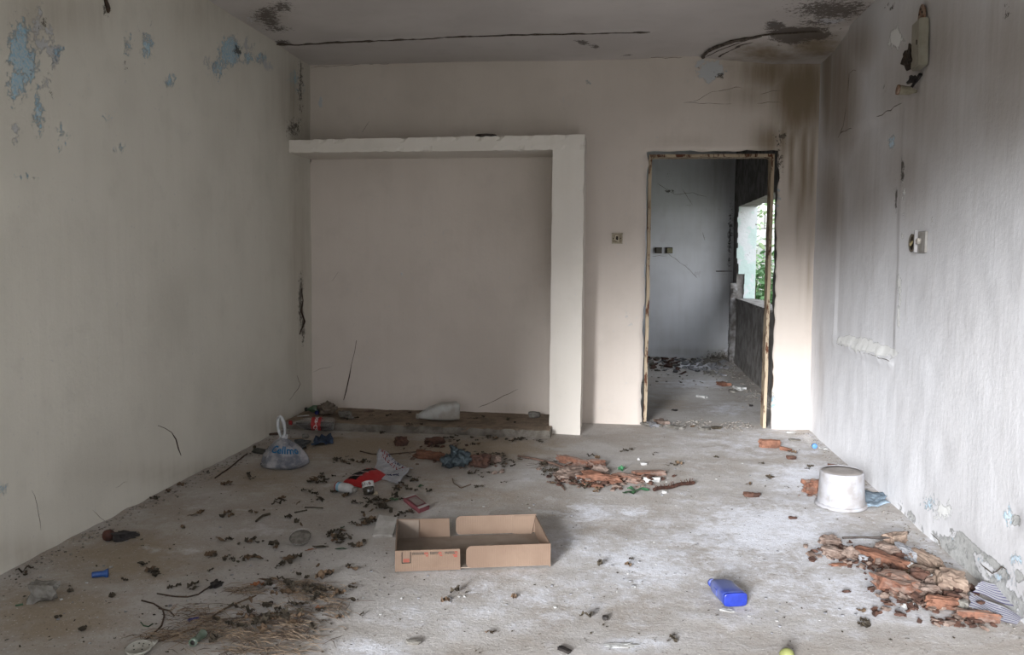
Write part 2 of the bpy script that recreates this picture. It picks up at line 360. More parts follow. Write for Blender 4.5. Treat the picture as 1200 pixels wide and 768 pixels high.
def crack(parent, pts, axis, val, w, mat=None, off=0.0, name='crack', jitter=1.0, side=-1):
    """a cracked line on a wall: an uneven sunken-looking bead of broken plaster, photographed points"""
    P = [on_plane(x, y, axis, val) for x, y in pts]; Q = []
    for a, b in zip(P, P[1:]):
        k = max(2, int((b-a).length/.03))
        for i in range(k):
            q = a.lerp(b, i/k); j = Vector((nz(q, 14, 1), nz(q, 14, 5), nz(q, 14, 9)))*.012*jitter; j[axis] = 0; q = q+j; q[axis] = val+off; Q.append(q)
    Q.append(P[-1]); Q[-1][axis] = val+off
    ws = [w*(.5+.7*abs(nz(q, 30)))*(1 if 0 < i < len(Q)-1 else .3) for i, q in enumerate(Q)]
    bm = bmesh.new(); bm_tube(bm, Q, ws, 5); return rel(obj(name, bm, mat or M_crack), parent) if parent.location.length else obj(name, bm, mat or M_crack, parent)
crack(ceiling, [(322,50),(345,51),(400,48),(500,43.4),(520,42.4)], 2, H, .010, off=-.010)
crack(ceiling, [(520,42.2),(600,39.6),(700,37.4),(762,36)], 2, H, .008, off=-.010)
crack(ceiling, [(884,40),(905,37.5),(930,36.5),(945,35),(968,34.5),(986,31)], 2, H, .008, off=-.014)
M_bare = simple('bare_render', rgb(120, 108, 98), rgb(84, 74, 66), scale=40)
crack(ceiling, [(824,66),(828,60),(836,55),(848,50),(862,46),(878,43),(893,40.5)], 2, H, .017, M_bare, off=-.012)
crack(ceiling, [(842,64),(850,59),(858,55),(868,50),(886,45)], 2, H, .013, M_bare, off=-.016)
crack(ceiling, [(828,63),(840,56),(852,51),(870,45)], 2, H, .004, M_crack, off=-.024)
crack(wall_back, [(364,79),(430,75),(500,72),(600,70.5),(700,69),(800,67)], 1, D, .0025, M_crack2)
crack(wall_back, [(812,120),(835,108),(862,103),(872,104),(888,110),(905,107),(915,106)], 1, D, .0022, M_crack2)
crack(wall_back, [(800,121),(830,121),(880,122),(900,119),(918,122)], 1, D, .0022, M_crack2)
crack(wall_back, [(366,437),(378,432),(392,428)], 1, D, .0015, M_crack2)
crack(wall_back, [(560,478),(580,470),(596,462),(607,456)], 1, D, .003, M_crack2)
crack(wall_back, [(380,330),(390,328),(394,322),(397,318)], 1, D, .0012, M_crack)
crack(wall_back, [(395,214),(403,222),(408,230),(409,236)], 1, D, .0014, M_crack)
crack(wall_back, [(422,158),(428,150),(433,142)], 1, D, .0018, M_crack)
crack(wall_back, [(612,102),(618,103),(624,99)], 1, D, .0018, M_crack)
crack(wall_right, [(982,163),(988,148),(993,115),(995,86),(1001,83),(1008,84),(1015,92)], 0, XR, .0016, M_crack)
crack(wall_right, [(985,156),(1010,146),(1035,134),(1057,121)], 0, XR, .003, M_crack2)
crack(wall_right, [(975,214),(979,206)], 0, XR, .002, M_crack)
crack(wall_right, [(982,402),(1000,409),(1020,415),(1045,424)], 0, XR, .0025, M_crack2, off=-.01)
crack(wall_right, [(1091,625),(1100,632),(1103,644),(1100,652)], 0, XR, .0016, M_crack2)
crack(wall_right, [(1148,660),(1155,666),(1162,671),(1168,669),(1174,664),(1180,668)], 0, XR, .003, M_crack)
crack(wall_left, [(135,572),(155,562),(172,553),(190,550),(205,562),(210,566)], 0, XL, .0016, M_crack2)
crack(wall_left, [(185,548),(187,565),(186,578)], 0, XL, .0016, M_crack2)
crack(wall_left, [(38,575),(46,600),(48,622)], 0, XL, .0014, M_crack2)
crack(wall_left, [(108,598),(118,606),(124,612)], 0, XL, .0014, M_crack2)
crack(wall_left, [(256,12),(262,20),(266,24)], 0, XL, .002, M_crack)
crack(wall_left, [(338,470),(345,462),(350,456),(352,450),(348,440)], 0, XL, .0025, M_crack2)
# floor of both rooms
f_w = field([(900,640,300,140,.62),(620,700,160,70,.5),(900,520,160,40,.5),(760,660,120,60,.75),(900,620,150,70,.85),(1000,690,160,70,.7),(950,560,90,40,.8),(690,600,60,24,.7),(680,640,70,30,.6),(740,600,50,14,.7),(560,690,60,14,.6),(300,720,120,26,.45),
 (430,760,60,20,.8),(480,720,60,24,.5),(600,740,60,12,.4),(740,755,60,14,.8),(640,560,60,14,.35),(240,585,60,26,.35),(300,620,80,30,.35),(210,645,50,10,.4),(300,690,60,20,.5),(820,450,60,10,.6),(850,480,50,14,.6),(820,430,50,6,.9),(1060,660,80,40,.8),(400,560,60,30,.25)], 2, 0)
f_b = field([(180,600,230,160,.42),(60,740,200,60,.5),(420,560,200,60,.4),(60,720,130,70,.8),(150,650,130,60,.8),(300,560,120,40,.6),(420,525,140,26,.9),(560,525,130,22,.9),(500,570,140,30,.5),(330,740,90,40,.35),(640,750,110,30,.35),(760,700,40,20,.4),(560,580,90,30,.5),(860,745,90,20,.3),(590,640,60,40,.4),(500,500,160,14,.8),(780,470,40,20,.5),(940,700,60,10,.3)], 2, 0)
f_d = field([(345,725,60,22,.5),(240,745,90,16,.45),(320,700,60,12,.45),(400,640,40,10,.35),(470,560,30,10,.4),(690,555,60,14,.55),(1040,655,60,24,.35),(1090,700,60,16,.35),(640,515,100,6,.45),(800,437,50,8,.6),(30,660,40,16,.5),(120,610,50,10,.4),(250,548,50,8,.4)], 2, 0)
def fw(u, v):
    z = .006*nz((u, v, 0), 1.1) + .0025*nz((u, v, 6), 7)
    wall = min(u-XL, abs(XR-u) if v < D else 1, 9)
    z += .012*max(0, 1-wall/.10)*(0.6+.6*nz((u, v, 1), 8))
    if v > 9.3: z += .03*min(1, (v-9.3)/1.0)*(0.7+.5*nz((u, v, 1), 5))
    return Vector((u, v, z))
s = NT('dusty_concrete'); p = s.pos(); big = s.noise(1.6, 5, p, .6); mid = s.noise(7, 7, p, .7); fine = s.noise(70, 5, p, .7); spk = s.noise(105, 2, p)
c = s.mix(s.ramp(big, .38, .62), rgb(178, 174, 171), rgb(160, 153, 146))
c = s.mix(s.ramp(s.math('ADD', s.attr('brown'), s.math('MULTIPLY', s.math('SUBTRACT', mid, .5), 1.3)), .1, .8, 0, .9), c, rgb(146, 132, 114))
c = s.mix(s.ramp(s.math('ADD', s.attr('white'), s.math('MULTIPLY', s.math('SUBTRACT', mid, .5), 2.4)), .15, 1.05, 0, .8), c, rgb(218, 220, 228))
c = s.mix(s.math('MULTIPLY', s.ramp(s.math('ADD', s.attr('white'), s.math('MULTIPLY', s.math('SUBTRACT', s.noise(22, 9, p, .85), .5), 3.2)), .5, .85), .6), c, rgb(226, 228, 236))
c = s.mix(s.ramp(s.math('ADD', s.attr('dark'), s.math('MULTIPLY', s.math('SUBTRACT', s.noise(30, 7, p, .8), .5), 2.4)), .45, .85, 0, .55), c, rgb(78, 68, 58))
c = s.mix(s.math('MULTIPLY', s.ramp(fine, .56, .68), .34), c, rgb(84, 76, 68)); c = s.mix(s.math('MULTIPLY', s.ramp(s.noise(38, 6, p, .8), .57, .64), .30), c, rgb(98, 88, 78))
c = s.mix(s.math('MULTIPLY', s.ramp(spk, .66, .70), .6), c, rgb(214, 212, 208))
c = s.mix(s.math('MULTIPLY', s.ramp(s.noise(3.3, 8, p, .75), .55, .7), .35), c, rgb(128, 116, 102)); s.color(c); s.b.inputs['Roughness'].default_value = .85; s.bump(s.math('ADD', s.math('MULTIPLY', mid, .8), s.math('MULTIPLY', fine, .35)), .007); M_floor = s.m
f_v = span(YB-.1, 2.0, .15)[:-1]+span(2.0, 7.0, .035)[:-1]+span(7.0, YF+.1, .06)
me = grid_mesh('floor', span(XL-.05, XR+.06, .04), f_v, fw, attrs={'white': f_w, 'brown': f_b, 'dark': f_d})
floor = struct(obj('floor', me, M_floor))
# built-in shelf, column and low step (trim_1..3)
def rough_box(lo, hi, step=.05, amp=.003, chip=.0, seed=0):
    bm = bmesh.new(); bm_box(bm, lo, hi)
    for ax in range(3):
        n = int((hi[ax]-lo[ax])/step)
        if n > 0:
            es = [e for e in bm.edges if abs((e.verts[0].co-e.verts[1].co)[ax]) > (hi[ax]-lo[ax])*.9]
            bmesh.ops.subdivide_edges(bm, edges=es, cuts=n, use_grid_fill=True)
    bm.normal_update()
    for v in bm.verts:
        d = nz(v.co, 3, seed)*amp + nz(v.co, 12, seed)*amp*.6
        v.co += v.normal*d
        edgey = len({tuple(round(x) for x in f.normal) for f in v.link_faces}) > 1
        if edgey and chip: v.co -= v.normal*max(0, nz(v.co, 22, seed+3)-.1)*chip
    return bm
CX0, CX1, CY = -.452, -.231, 5.949
o = struct(obj('trim_1', rough_box((CX0, CY, -.02), (CX1, D+.03, 2.0), .06, .002, .02), M_col))
bm = rough_box((XL-.02, CY-.004, 1.988), (CX1+.001, D+.03, 2.092), .035, .003, .03, 4)
for v in bm.verts: v.co.z += -.022*(CX1-v.co.x)/2.1*(1 if v.co.z > 2.04 else .45)
o = struct(obj('trim_2', bm, M_col))
s = NT('step_concrete'); p = s.pos(); n1 = s.noise(9, 7, p, .7)
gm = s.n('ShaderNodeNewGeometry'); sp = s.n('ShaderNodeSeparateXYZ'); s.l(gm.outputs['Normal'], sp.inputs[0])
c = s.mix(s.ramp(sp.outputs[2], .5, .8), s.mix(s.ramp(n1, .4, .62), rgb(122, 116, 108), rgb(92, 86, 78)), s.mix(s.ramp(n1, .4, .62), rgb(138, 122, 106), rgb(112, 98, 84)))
s.color(c); s.bump(s.noise(28, 7, p, .7), .012); M_step = s.m
struct(obj('trim_3', rough_box((XL-.02, 5.79, -.03), (CX0+.02, D+.03, .056), .04, .006, .05, 8), M_step))
# next room: far wall, window wall, ceiling
f_dk = field([(858,400,6,50,.9),(858,250,3,30,.8),(856,290,3,60,.8),(784,225,7,4,.8),(840,422,20,12,.8),(784,205,6,6,.4)], 1, YF)
f_pl = field([(776,280,6,12,.7),(790,302,8,6,.6),(805,312,8,6,.6),(817,322,6,6,.9),(850,410,8,20,.5)], 1, YF)
f_br = field([(845,420,30,14,1.0),(800,412,60,8,.5),(850,330,14,120,.3),(845,200,30,60,.6)], 1, YF)
me = grid_mesh('wall_far', span(XL-.05, 1.45, .05), span(-.03, H, .05), lambda u, v: Vector((u, YF+.01*nz((u, v, 30), 2), v)), attrs=A(dark=f_dk, pale=f_pl, brown=f_br))
wall_far = struct(obj('wall_far', me, M_far))
for q in ([(770,215),(790,228),(812,226),(830,232)], [(764,232),(785,243),(815,240),(845,246)], [(800,222),(812,240),(820,262),(826,282)], [(764,300),(782,300)], [(783,297),(795,306),(808,316),(817,326)], [(838,318),(846,318),(858,317)]):
    crack(wall_far, q, 1, YF, .003, M_crack2)
WY0, WY1, WZ0, WZ1, WT = 7.9, 10.22, .765, 1.845, .20
far_r = bpy.data.objects.new('wall_far_right', None); col.objects.link(far_r); far_r['kind'] = 'structure'
bm = bmesh.new()
for lo, hi in (((1.4, D+.1, -.05), (1.4+WT, WY1+.001, WZ0)), ((1.4, D+.1, WZ1), (1.4+WT, WY1+.001, H)), ((1.4, D+.1, WZ0), (1.4+WT, WY0, WZ1)), ((1.4, WY1, -.05), (1.4+WT, YF+.1, H))):
    b2 = rough_box(lo, hi, .09, .008, .03, 11); t = bpy.data.meshes.new('t'); b2.to_mesh(t); b2.free(); bm.from_mesh(t); bpy.data.meshes.remove(t)
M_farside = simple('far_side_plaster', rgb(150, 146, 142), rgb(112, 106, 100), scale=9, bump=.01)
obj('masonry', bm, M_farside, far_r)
s = NT('peeling_reveal'); p = s.pos(); c = s.mix(s.ramp(s.noise(5, 7, p, .7), .46, .53), rgb(214, 218, 220), rgb(196, 215, 211)); c = s.mix(s.ramp(s.noise(8, 7, p, .8), .60, .63), c, rgb(120, 116, 110))
s.color(c); s.bump(s.noise(9, 7, p), .01); M_rev = s.m
bm = bmesh.new(); random.seed(3)           # plaster skin on the far reveal, broken away towards the foot
zs = span(WZ0, WZ1, .06)
for a, b in zip(zs, zs[1:]):
    x0 = 1.385 + (.09 if a < WZ0+.28 else (.03 if a < WZ0+.4 else 0)) + random.uniform(0, .02)
    bm_box(bm, (x0, WY1-.03, a), (1.4+WT+.01, WY1+.005, b))
obj('reveal_plaster', bm, M_rev, far_r)
M_pill = simple('broken_concrete', rgb(168, 166, 166), rgb(110, 104, 98), scale=14, bump=.02)
obj('broken_pillar', rough_box((1.335, WY1-.03, -.02), (1.405, WY1+.10, .955), .03, .014, .05, 5), M_pill, far_r)
obj('window_sill', rough_box((1.39, WY0, WZ0-.005), (1.4+WT+.02, WY1, WZ0+.018), .05, .01, .05, 6), M_farside, far_r)
bm = bmesh.new(); bm_box(bm, (XL-.1, D+.1, H), (1.7, YF+.2, H+.12)); bm_box(bm, (XL-.2, D+.1, -.05), (XL, YF+.2, H))
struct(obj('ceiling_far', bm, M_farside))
# behind the photographer: the wide opening that lights the room, roof slab, yard
bm = bmesh.new(); OX0, OX1, OZ = OPEN
bm_box(bm, (XL-.2, YB-.2, -.05), (OX0, YB, H+.05)); bm_box(bm, (OX1, YB-.2, -.05), (XR+.2, YB, H+.05)); bm_box(bm, (OX0, YB-.2, OZ), (OX1, YB, H+.05))
bm_box(bm, (XL-.25, YB-.2, H+.02), (XR+.25, D+.1, H+.2))
bm_box(bm, (XL-.2, YB-.2, -.05), (XL-.012, D+.1, H+.1)); bm_box(bm, (XR+.03, YB-.2, -.05), (XR+.25, D+.1, H+.1))
struct(obj('wall_rear', bm, M_farside))
bm = bmesh.new(); bm_box(bm, (-40, -40, -.4), (40, 60, -.06))
s = NT('yard_soil'); p = s.pos(); s.color(s.mix(s.ramp(s.noise(2, 6, p), .4, .6), rgb(170, 166, 154), rgb(140, 142, 124))); s.bump(s.noise(9, 6, p), .05)
struct(obj('ground', bm, s.m))
# ------------------------------------------------------------------ small-object helpers
def fz(x, y): return fw(x, y).z
STEP_Z = .058
def spot(px, py, step=False):
    p = on_plane(px, py, 2, STEP_Z) if step else fl(px, py)
    if not step: p.z = fz(p.x, p.y)
    return p
def lump_bm(L, W, T, seed=0, rnd=.5, rough=.12, n=5, taper=0.0, crease=0.0, flat=True):
    """a broken lump: gridded block pulled towards an ellipsoid, then knocked about; base at z=0"""
    bm = bmesh.new(); bmesh.ops.create_cube(bm, size=2.0)
    bmesh.ops.subdivide_edges(bm, edges=bm.edges[:], cuts=n-1, use_grid_fill=True)
    o = seed*7.31
    for v in bm.verts:
        c = v.co.copy(); e = c.normalized()*(1.0 if rnd < 1 else 1.0); c = c.lerp(e*1.12, rnd)
        k = 1+rough*(1.6*noise.noise(c*1.3+Vector((o, 0, o)))+1.0*noise.noise(c*3.1+Vector((0, o, 3))))
        if crease: k -= crease*abs(noise.noise(c*2.6+Vector((o, 5, 0))))
        c = c*k; c.y *= 1-taper*(c.x+1)/2; c.z *= 1-taper*.6*(c.x+1)/2
        v.co = Vector((c.x*L/2, c.y*W/2, c.z*T/2))
    mz = min(v.co.z for v in bm.verts)
    for v in bm.verts: v.co.z -= mz
    if flat:
        for v in bm.verts: v.co.z = max(v.co.z-T*.06, 0)
    return bm
def fill_label(o, label, cat, group=None): return tag(o, label, cat, group)
def piece(name, label, cat, ax, ay, bx, by, W, T, mat, seed=0, rnd=.4, rough=.14, n=5, taper=.1, group=None, lift=0.0, step=False, tilt=0.0, crease=0.0, smooth=False):
    """a lump lying between two photographed floor points"""
    a, b = spot(ax, ay, step), spot(bx, by, step); c = (a+b)/2; d = b-a
    o = obj(name, lump_bm(max(d.length, .01), W, T, seed, rnd, rough, n, taper, crease), mat, smooth=smooth)
    o.location = (c.x, c.y+W*.35, c.z-.002+lift); o.rotation_euler = (0, tilt, math.atan2(d.y, d.x))
    return tag(o, label, cat, group)
s = NT('brick_red'); p = s.pos(obj=True); a = s.noise(45, 6, p, .7); b = s.noise(16, 4, p)
c = s.mix(s.ramp(a, .35, .65), rgb(120, 84, 68), rgb(84, 58, 48)); c = s.mix(s.ramp(b, .5, .68, 0, .7), c, rgb(126, 112, 104))
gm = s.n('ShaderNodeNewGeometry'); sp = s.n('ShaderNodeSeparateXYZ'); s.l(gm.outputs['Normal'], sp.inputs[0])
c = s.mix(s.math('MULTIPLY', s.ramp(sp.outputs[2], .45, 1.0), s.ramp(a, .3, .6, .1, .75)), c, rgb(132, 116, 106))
s.color(c); s.bump(a, .003); M_brick = s.m
M_brick2 = simple('brick_orange', rgb(148, 100, 76), rgb(110, 72, 54), scale=24, bump=.003)
M_brown = simple('brick_brown', rgb(100, 68, 54), rgb(72, 50, 42), scale=30, bump=.003)
M_dusty = simple('brick_dusty', rgb(146, 126, 114), rgb(114, 92, 80), scale=30, bump=.003)
M_tan = simple('clay_tan', rgb(160, 138, 120), rgb(140, 116, 100), scale=30, bump=.002)
M_stone = simple('grey_stone', rgb(142, 138, 130), rgb(112, 106, 98), scale=30, bump=.004)
M_stone2 = simple('pale_stone', rgb(160, 160, 164), rgb(134, 134, 138), scale=24, bump=.003)
M_white = simple('white_plaster', rgb(204, 204, 202), rgb(178, 176, 172), scale=30, bump=.003)
M_twig = simple('dry_twig', rgb(96, 76, 62), rgb(66, 52, 44), scale=60, bump=.002)
M_dkleaf = simple('dark_leaf', rgb(62, 54, 44), rgb(88, 78, 62), scale=50, rough=.85)
M_brleaf = simple('brown_leaf', rgb(120, 96, 72), rgb(92, 72, 54), scale=50, rough=.85)
M_orleaf = simple('orange_leaf', rgb(176, 106, 60), rgb(140, 82, 48), scale=40, rough=.8)
M_green = simple('green_leaf', rgb(50, 98, 56), rgb(34, 66, 40), scale=30, rough=.5, spec=.5)
M_black = simple('black_char', rgb(38, 34, 34), rgb(58, 52, 48), scale=40, rough=.6, bump=.004)
# ------------------------------------------------------------------ cardboard tray
s = NT('cardboard'); p = s.pos(obj=True); w = s.n('ShaderNodeTexWave'); w.inputs['Scale'].default_value = 42; w.inputs['Distortion'].default_value = .4; s.l(p, w.inputs[0])
c = s.mix(s.ramp(s.noise(5, 5, p), .35, .65), rgb(116, 98, 84), rgb(105, 87, 74)); c = s.mix(s.math('MULTIPLY', w.outputs['Fac'], .06), c, rgb(130, 96, 70)); s.color(c)
s.b.inputs['Roughness'].default_value = .8; s.bump(w.outputs['Fac'], .0003); M_card = s.m
M_card_in = simple('cardboard_dusty', rgb(150, 134, 120), rgb(134, 116, 100), scale=8)
M_ink = simple('grey_ink', rgb(78, 70, 62)); M_redink = simple('red_ink', rgb(170, 66, 50)); M_blackink = simple('black_ink', rgb(32, 30, 30))
BW, BD, BH, TH = .622, .400, .086, .005
box = thing('cardboard_tray', 'long shallow brown cardboard tray lying open on the floor in the middle', 'box', (-.846, 3.205, .006), (0, 0, R(13.8)))
def panel(name, pts, mtx, mat=None, th=TH, par=box):
    """flat cut sheet: outline pts (u, z) extruded by th, placed by mtx"""
    bm = bmesh.new(); f = [bm.verts.new(mtx @ Vector((u, 0, z))) for u, z in pts]; k = [bm.verts.new(mtx @ Vector((u, th, z))) for u, z in pts]
    bm.faces.new(f); bm.faces.new(k[::-1]); n = len(pts)
    for i in range(n): bm.faces.new((f[(i+1) % n], f[i], k[i], k[(i+1) % n]))
    return obj(name, bm, mat or M_card, par)
def rounded_left(u0, u1, z0, z1, r):
    P = [(u1, z0), (u1, z1)]
    for k in range(7): a = R(90+90*k/6); P.append((u0+r+r*math.cos(a), z1-r+r*math.sin(a)))
    for k in range(7): a = R(180+90*k/6); P.append((u0+r+r*math.cos(a), z0+r+r*math.sin(a)))
    return P
T = Matrix.Translation; RX = lambda d: Matrix.Rotation(R(d), 4, 'X'); RZ = lambda d: Matrix.Rotation(R(d), 4, 'Z'); RY = lambda d: Matrix.Rotation(R(d), 4, 'Y')
front = panel('front_wall', [(0, 0), (.258, 0), (.256, BH), (0, BH)], T((0, 0, 0)) @ RX(3))
panel('front_wall', rounded_left(.281, BW, .004, .094, .022), T((0, .004, 0)) @ RX(2))
panel('back_wall', [(0, 0), (.235, 0), (.232, BH-.002), (0, BH)], T((0, BD-TH, 0)) @ RX(-4))
panel('back_wall', rounded_left(.262, BW, .010, .092, .020), T((0, BD-TH, 0)) @ RX(-5))
panel('side_wall', [(0, 0), (BD, 0), (BD, BH), (0, BH)], T((TH, 0, 0)) @ RZ(90))
panel('side_wall', [(0, 0), (BD, 0), (BD, BH), (0, BH+.006)], T((BW, 0, 0)) @ RZ(90))
bm = bmesh.new(); bm_box(bm, (0, 0, 0), (.26, BD, .003)); obj('base', bm, M_card_in, box)
bm = bmesh.new(); bm_box(bm, (.24, .004, .003), (BW, BD-.01, .008), jit=.001); obj('base', bm, M_card_in, box)
panel('flap', [(.006, .004), (.098, .004), (.098, BH-.004), (.006, BH-.002)], T((0, BD-2*TH-.002, 0)) @ RX(-4), M_card_in, .003)
panel('flap', [(.515, .010), (.600, .002), (.618, .088), (.522, .088)], T((0, BD-2*TH-.002, 0)) @ RX(-5), None, .003)
panel('flap', [(.02, .006), (.09, .006), (.085, .07), (.02, .074)], T((.008, .30, 0)) @ RZ(90), M_card_in, .003)
random.seed(11)
def ink(b, u0, u1, z0, z1): bm_box(b, (u0, -.0012, z0), (u1, -.0002, z1), RX(3))
for u0, u1 in ((.066, .128), (.137, .182), (.196, .246)):         # small illegible print, upside down along the top edge
    bm = bmesh.new(); bmr = bmesh.new()
    for row in range(2):
        u = u0+.001*row
        while u < u1:
            w_ = random.uniform(.002, .006); ink(bmr if u > u1-.014 else bm, u, u+w_, .0735-.0055*row, .0770-.0055*row); u += w_+random.uniform(.0008, .002)
    o = obj('print', bm, M_ink, front); o['kind'] = 'stuff'; o = obj('red_print', bmr, M_redink, front); o['kind'] = 'stuff'
for u0, u1, z in ((.121, .130, .060), (.176, .186, .060), (.228, .246, .060), (.232, .245, .054)): bm = bmesh.new(); ink(bm, u0, u1, z, z+.004); obj('red_print', bm, M_redink, front)
bm = bmesh.new()
for a in ((.026, .062, .034, .037), (.026, .0285, .034, .080), (.0595, .062, .034, .080)): ink(bm, *a)
obj('printed_frame', bm, M_blackink, front)
for z0 in (.049, .044, .039): bm = bmesh.new(); ink(bm, .032, .056, z0, z0+.003); obj('frame_lettering', bm, M_redink, front)
# ------------------------------------------------------------------ upturned bucket
s = NT('bucket_plastic'); p = s.pos(obj=True); c = s.mix(s.ramp(s.noise(14, 6, p), .4, .65), rgb(152, 151, 154), rgb(134, 130, 129)); c = s.mix(s.ramp(s.noise(22, 5, p), .62, .7, 0, .3), c, rgb(150, 168, 176))
s.color(c); s.b.inputs['Roughness'].default_value = .45; s.b.inputs['Specular IOR Level'].default_value = .4; M_bucket = s.m
M_bbase = simple('bucket_base', rgb(172, 164, 158), rgb(156, 148, 142), scale=12)
c0 = spot(985.5, 592.5)
bk = thing('bucket', 'white plastic bucket standing upside down near the right wall', 'bucket', (c0.x, c0.y, c0.z+.004), (R(1.5), R(-1), 0))
bm = bmesh.new(); bm_lathe(bm, [(.116, 0), (.1165, .02), (.112, .06), (.109, .12), (.106, .172), (.1045, .178), (.101, .180), (.099, .176)], 40, close=False); obj('body', bm, M_bucket, bk, True)
bm = bmesh.new(); bm_lathe(bm, [(.1015, .174), (.1010, .1765), (.06, .1775), (.002, .178)], 40, close=False); obj('base', bm, M_bbase, bk, True)
bm = bmesh.new(); prof = [(.115, .016), (.126, .015), (.129, .004), (.127, .0), (.116, .002)]
rings = bm_lathe(bm, prof, 40, close=False)
for rg in rings:
    for k in range(21, 27): rg[k].co = Vector((rg[k].co.x*(1.015), rg[k].co.y*1.0, rg[k].co.z+.004*(k % 2)))
obj('rim', bm, M_bucket, bk, True)
# ------------------------------------------------------------------ blue jug
s = NT('blue_plastic'); p = s.pos(obj=True); s.color(s.mix(s.ramp(s.noise(12, 4, p), .42, .6), rgb(54, 68, 138), rgb(90, 98, 142)))
s.b.inputs['Roughness'].default_value = .35; s.b.inputs['Specular IOR Level'].default_value = .5; M_bluet = s.m
M_blue = simple('solid_blue', rgb(34, 60, 176), rgb(28, 50, 156), rough=.35, spec=.5)
a = spot(862, 712)
jug = thing('plastic_jug', 'small blue plastic canister lying on its side on the pale floor', 'canister', (a.x, a.y, a.z+.002), (0, 0, R(14)))
def rounded_body(secs, mtx=None, seg=28):
    """secs: (y, cx, cz, half_w, half_h, squareness)"""
    bm = bmesh.new(); rings = []
    for y, cx, cz, hw, hh, sq in secs:
        rg = []
        for k in range(seg):
            t = 2*math.pi*k/seg; c_, s_ = math.cos(t), math.sin(t); e = 1-sq*.75
            v = Vector((cx+hw*math.copysign(abs(c_)**e, c_), y, cz+hh*math.copysign(abs(s_)**e, s_))); rg.append(bm.verts.new(mtx @ v if mtx else v))
        rings.append(rg)
    for a_, b_ in zip(rings, rings[1:]):
        for k in range(seg): bm.faces.new((a_[k], a_[(k+1) % seg], b_[(k+1) % seg], b_[k]))
    bm.faces.new(rings[0][::-1]); bm.faces.new(rings[-1]); bmesh.ops.recalc_face_normals(bm, faces=bm.faces[:]); return bm
obj('body', rounded_body([(.004, 0, .025, .044, .0245, .8), (.02, 0, .025, .0445, .025, .8), (.125, -.002, .025, .043, .025, .7), (.145, -.006, .025, .036, .022, .6), (.152, -.016, .025, .022, .018, .2)]), M_bluet, jug, True)
obj('base', rounded_body([(-.001, 0, .025, .039, .021, .8), (.0, 0, .025, .043, .0245, .8), (.006, 0, .025, .045, .0255, .8)]), M_blue, jug, True)
obj('neck', rounded_body([(.148, -.024, .025, .014, .014, 0), (.160, -.026, .025, .0135, .0135, 0)]), M_bluet, jug, True)
obj('cap', rounded_body([(.156, -.026, .025, .0165, .0165, 0), (.170, -.028, .025, .0160, .0160, 0), (.172, -.028, .025, .013, .013, 0)]), M_bluet, jug, True)
bm = bmesh.new(); bm_box(bm, (-.047, .07, .012), (-.040, .10, .036)); obj('grip', bm, M_bluet, jug)
bm = bmesh.new(); bm_box(bm, (-.022, .035, .0475), (.028, .105, .0485)); obj('label_panel', bm, simple('faded_label', rgb(176, 178, 190), rgb(158, 152, 160), scale=20), jug)
# ------------------------------------------------------------------ blue flared plug, fruit and black lump, stone
a = spot(105.5, 679); b = spot(123, 677); d = b-a
t = thing('plastic_plug', 'small bright blue flared plastic plug on the floor near the left wall', 'plug', a+Vector((0, .012, .013)), (0, R(90), math.atan2(d.y, d.x)))
bm = bmesh.new(); bm_lathe(bm, [(.011, 0), (.0115, .004), (.0115, .040), (.018, .052), (.0185, .058), (.010, .058)], 18); obj('body', bm, simple('plug_blue', rgb(24, 84, 160), rgb(20, 70, 140), rough=.4, spec=.5), t, True)
bm = bmesh.new()
for k in range(3): bm_lathe(bm, [(.0105, .008+k*.010), (.0121, .009+k*.010), (.0121, .011+k*.010), (.0105, .012+k*.010)], 18)
obj('rib', bm, MATS['plug_blue'], t, True)
a = spot(124, 636); o = obj('dried_fruit', lump_bm(.046, .044, .046, 3, 1.0, .05, 6), simple('dried_fruit', rgb(96, 56, 44), rgb(60, 38, 32), scale=30, rough=.55), smooth=True); o.location = a+Vector((0, .02, 0)); tag(o, 'round dark reddish-brown dried fruit touching a black lump by the left wall', 'fruit')
o = piece('charred_wood', 'black charred lump pointing right beside the dried fruit', 'charred wood', 131, 636, 157, 634, .045, .045, M_black, 5, .5, .3, 7, .6)
o = piece('stone', 'pale angular grey stone alone on the brown floor at the far left', 'stone', 34, 706, 61, 706, .055, .065, M_stone, 9, .08, .30, 4, .25)
# ------------------------------------------------------------------ knotted carrier bag
s = NT('thin_bag'); p = s.pos(obj=True); s.color(s.mix(s.ramp(s.noise(16, 6, p), .40, .62), rgb(158, 156, 158), rgb(104, 106, 116)))
s.b.inputs['Roughness'].default_value = .4; s.b.inputs['Specular IOR Level'].default_value = .4; s.b.inputs['Alpha'].default_value = .86; s.bump(s.noise(22, 5, p, .6, 1.5), .02); M_bag = s.m
M_bagh = simple('bag_handle', rgb(206, 208, 210), rgb(184, 186, 190), scale=40, rough=.45, spec=.4)
a = spot(325, 551)
bag = thing('carrier_bag', 'knotted translucent white carrier bag with blue lettering standing by the left wall', 'bag', a+Vector((0, .09, 0)), (0, 0, R(-4)))
def bag_surf(t, h):      # t angle, h 0..1 height
    prof = [(0, .80), (.06, .97), (.2, 1.0), (.42, .92), (.62, .72), (.8, .44), (.92, .19), (1, .085)]
    for (h0, r0), (h1, r1) in zip(prof, prof[1:]):
        if h <= h1: r = r0+(r1-r0)*(h-h0)/(h1-h0); break
    q = Vector((math.cos(t), math.sin(t), h*1.2)); k = 1+.10*noise.noise(q*1.8)+.10*abs(noise.noise(Vector((math.cos(t)*4, math.sin(t)*4, h*1.1))))*(1-.3*h)
    return Vector((.140*r*k*math.cos(t)*(1+.10*math.cos(t)*(h>.12 and h<.8)), .098*r*k*math.sin(t), .182*h))
bm = bmesh.new(); N, Mh = 56, 22; rings = []
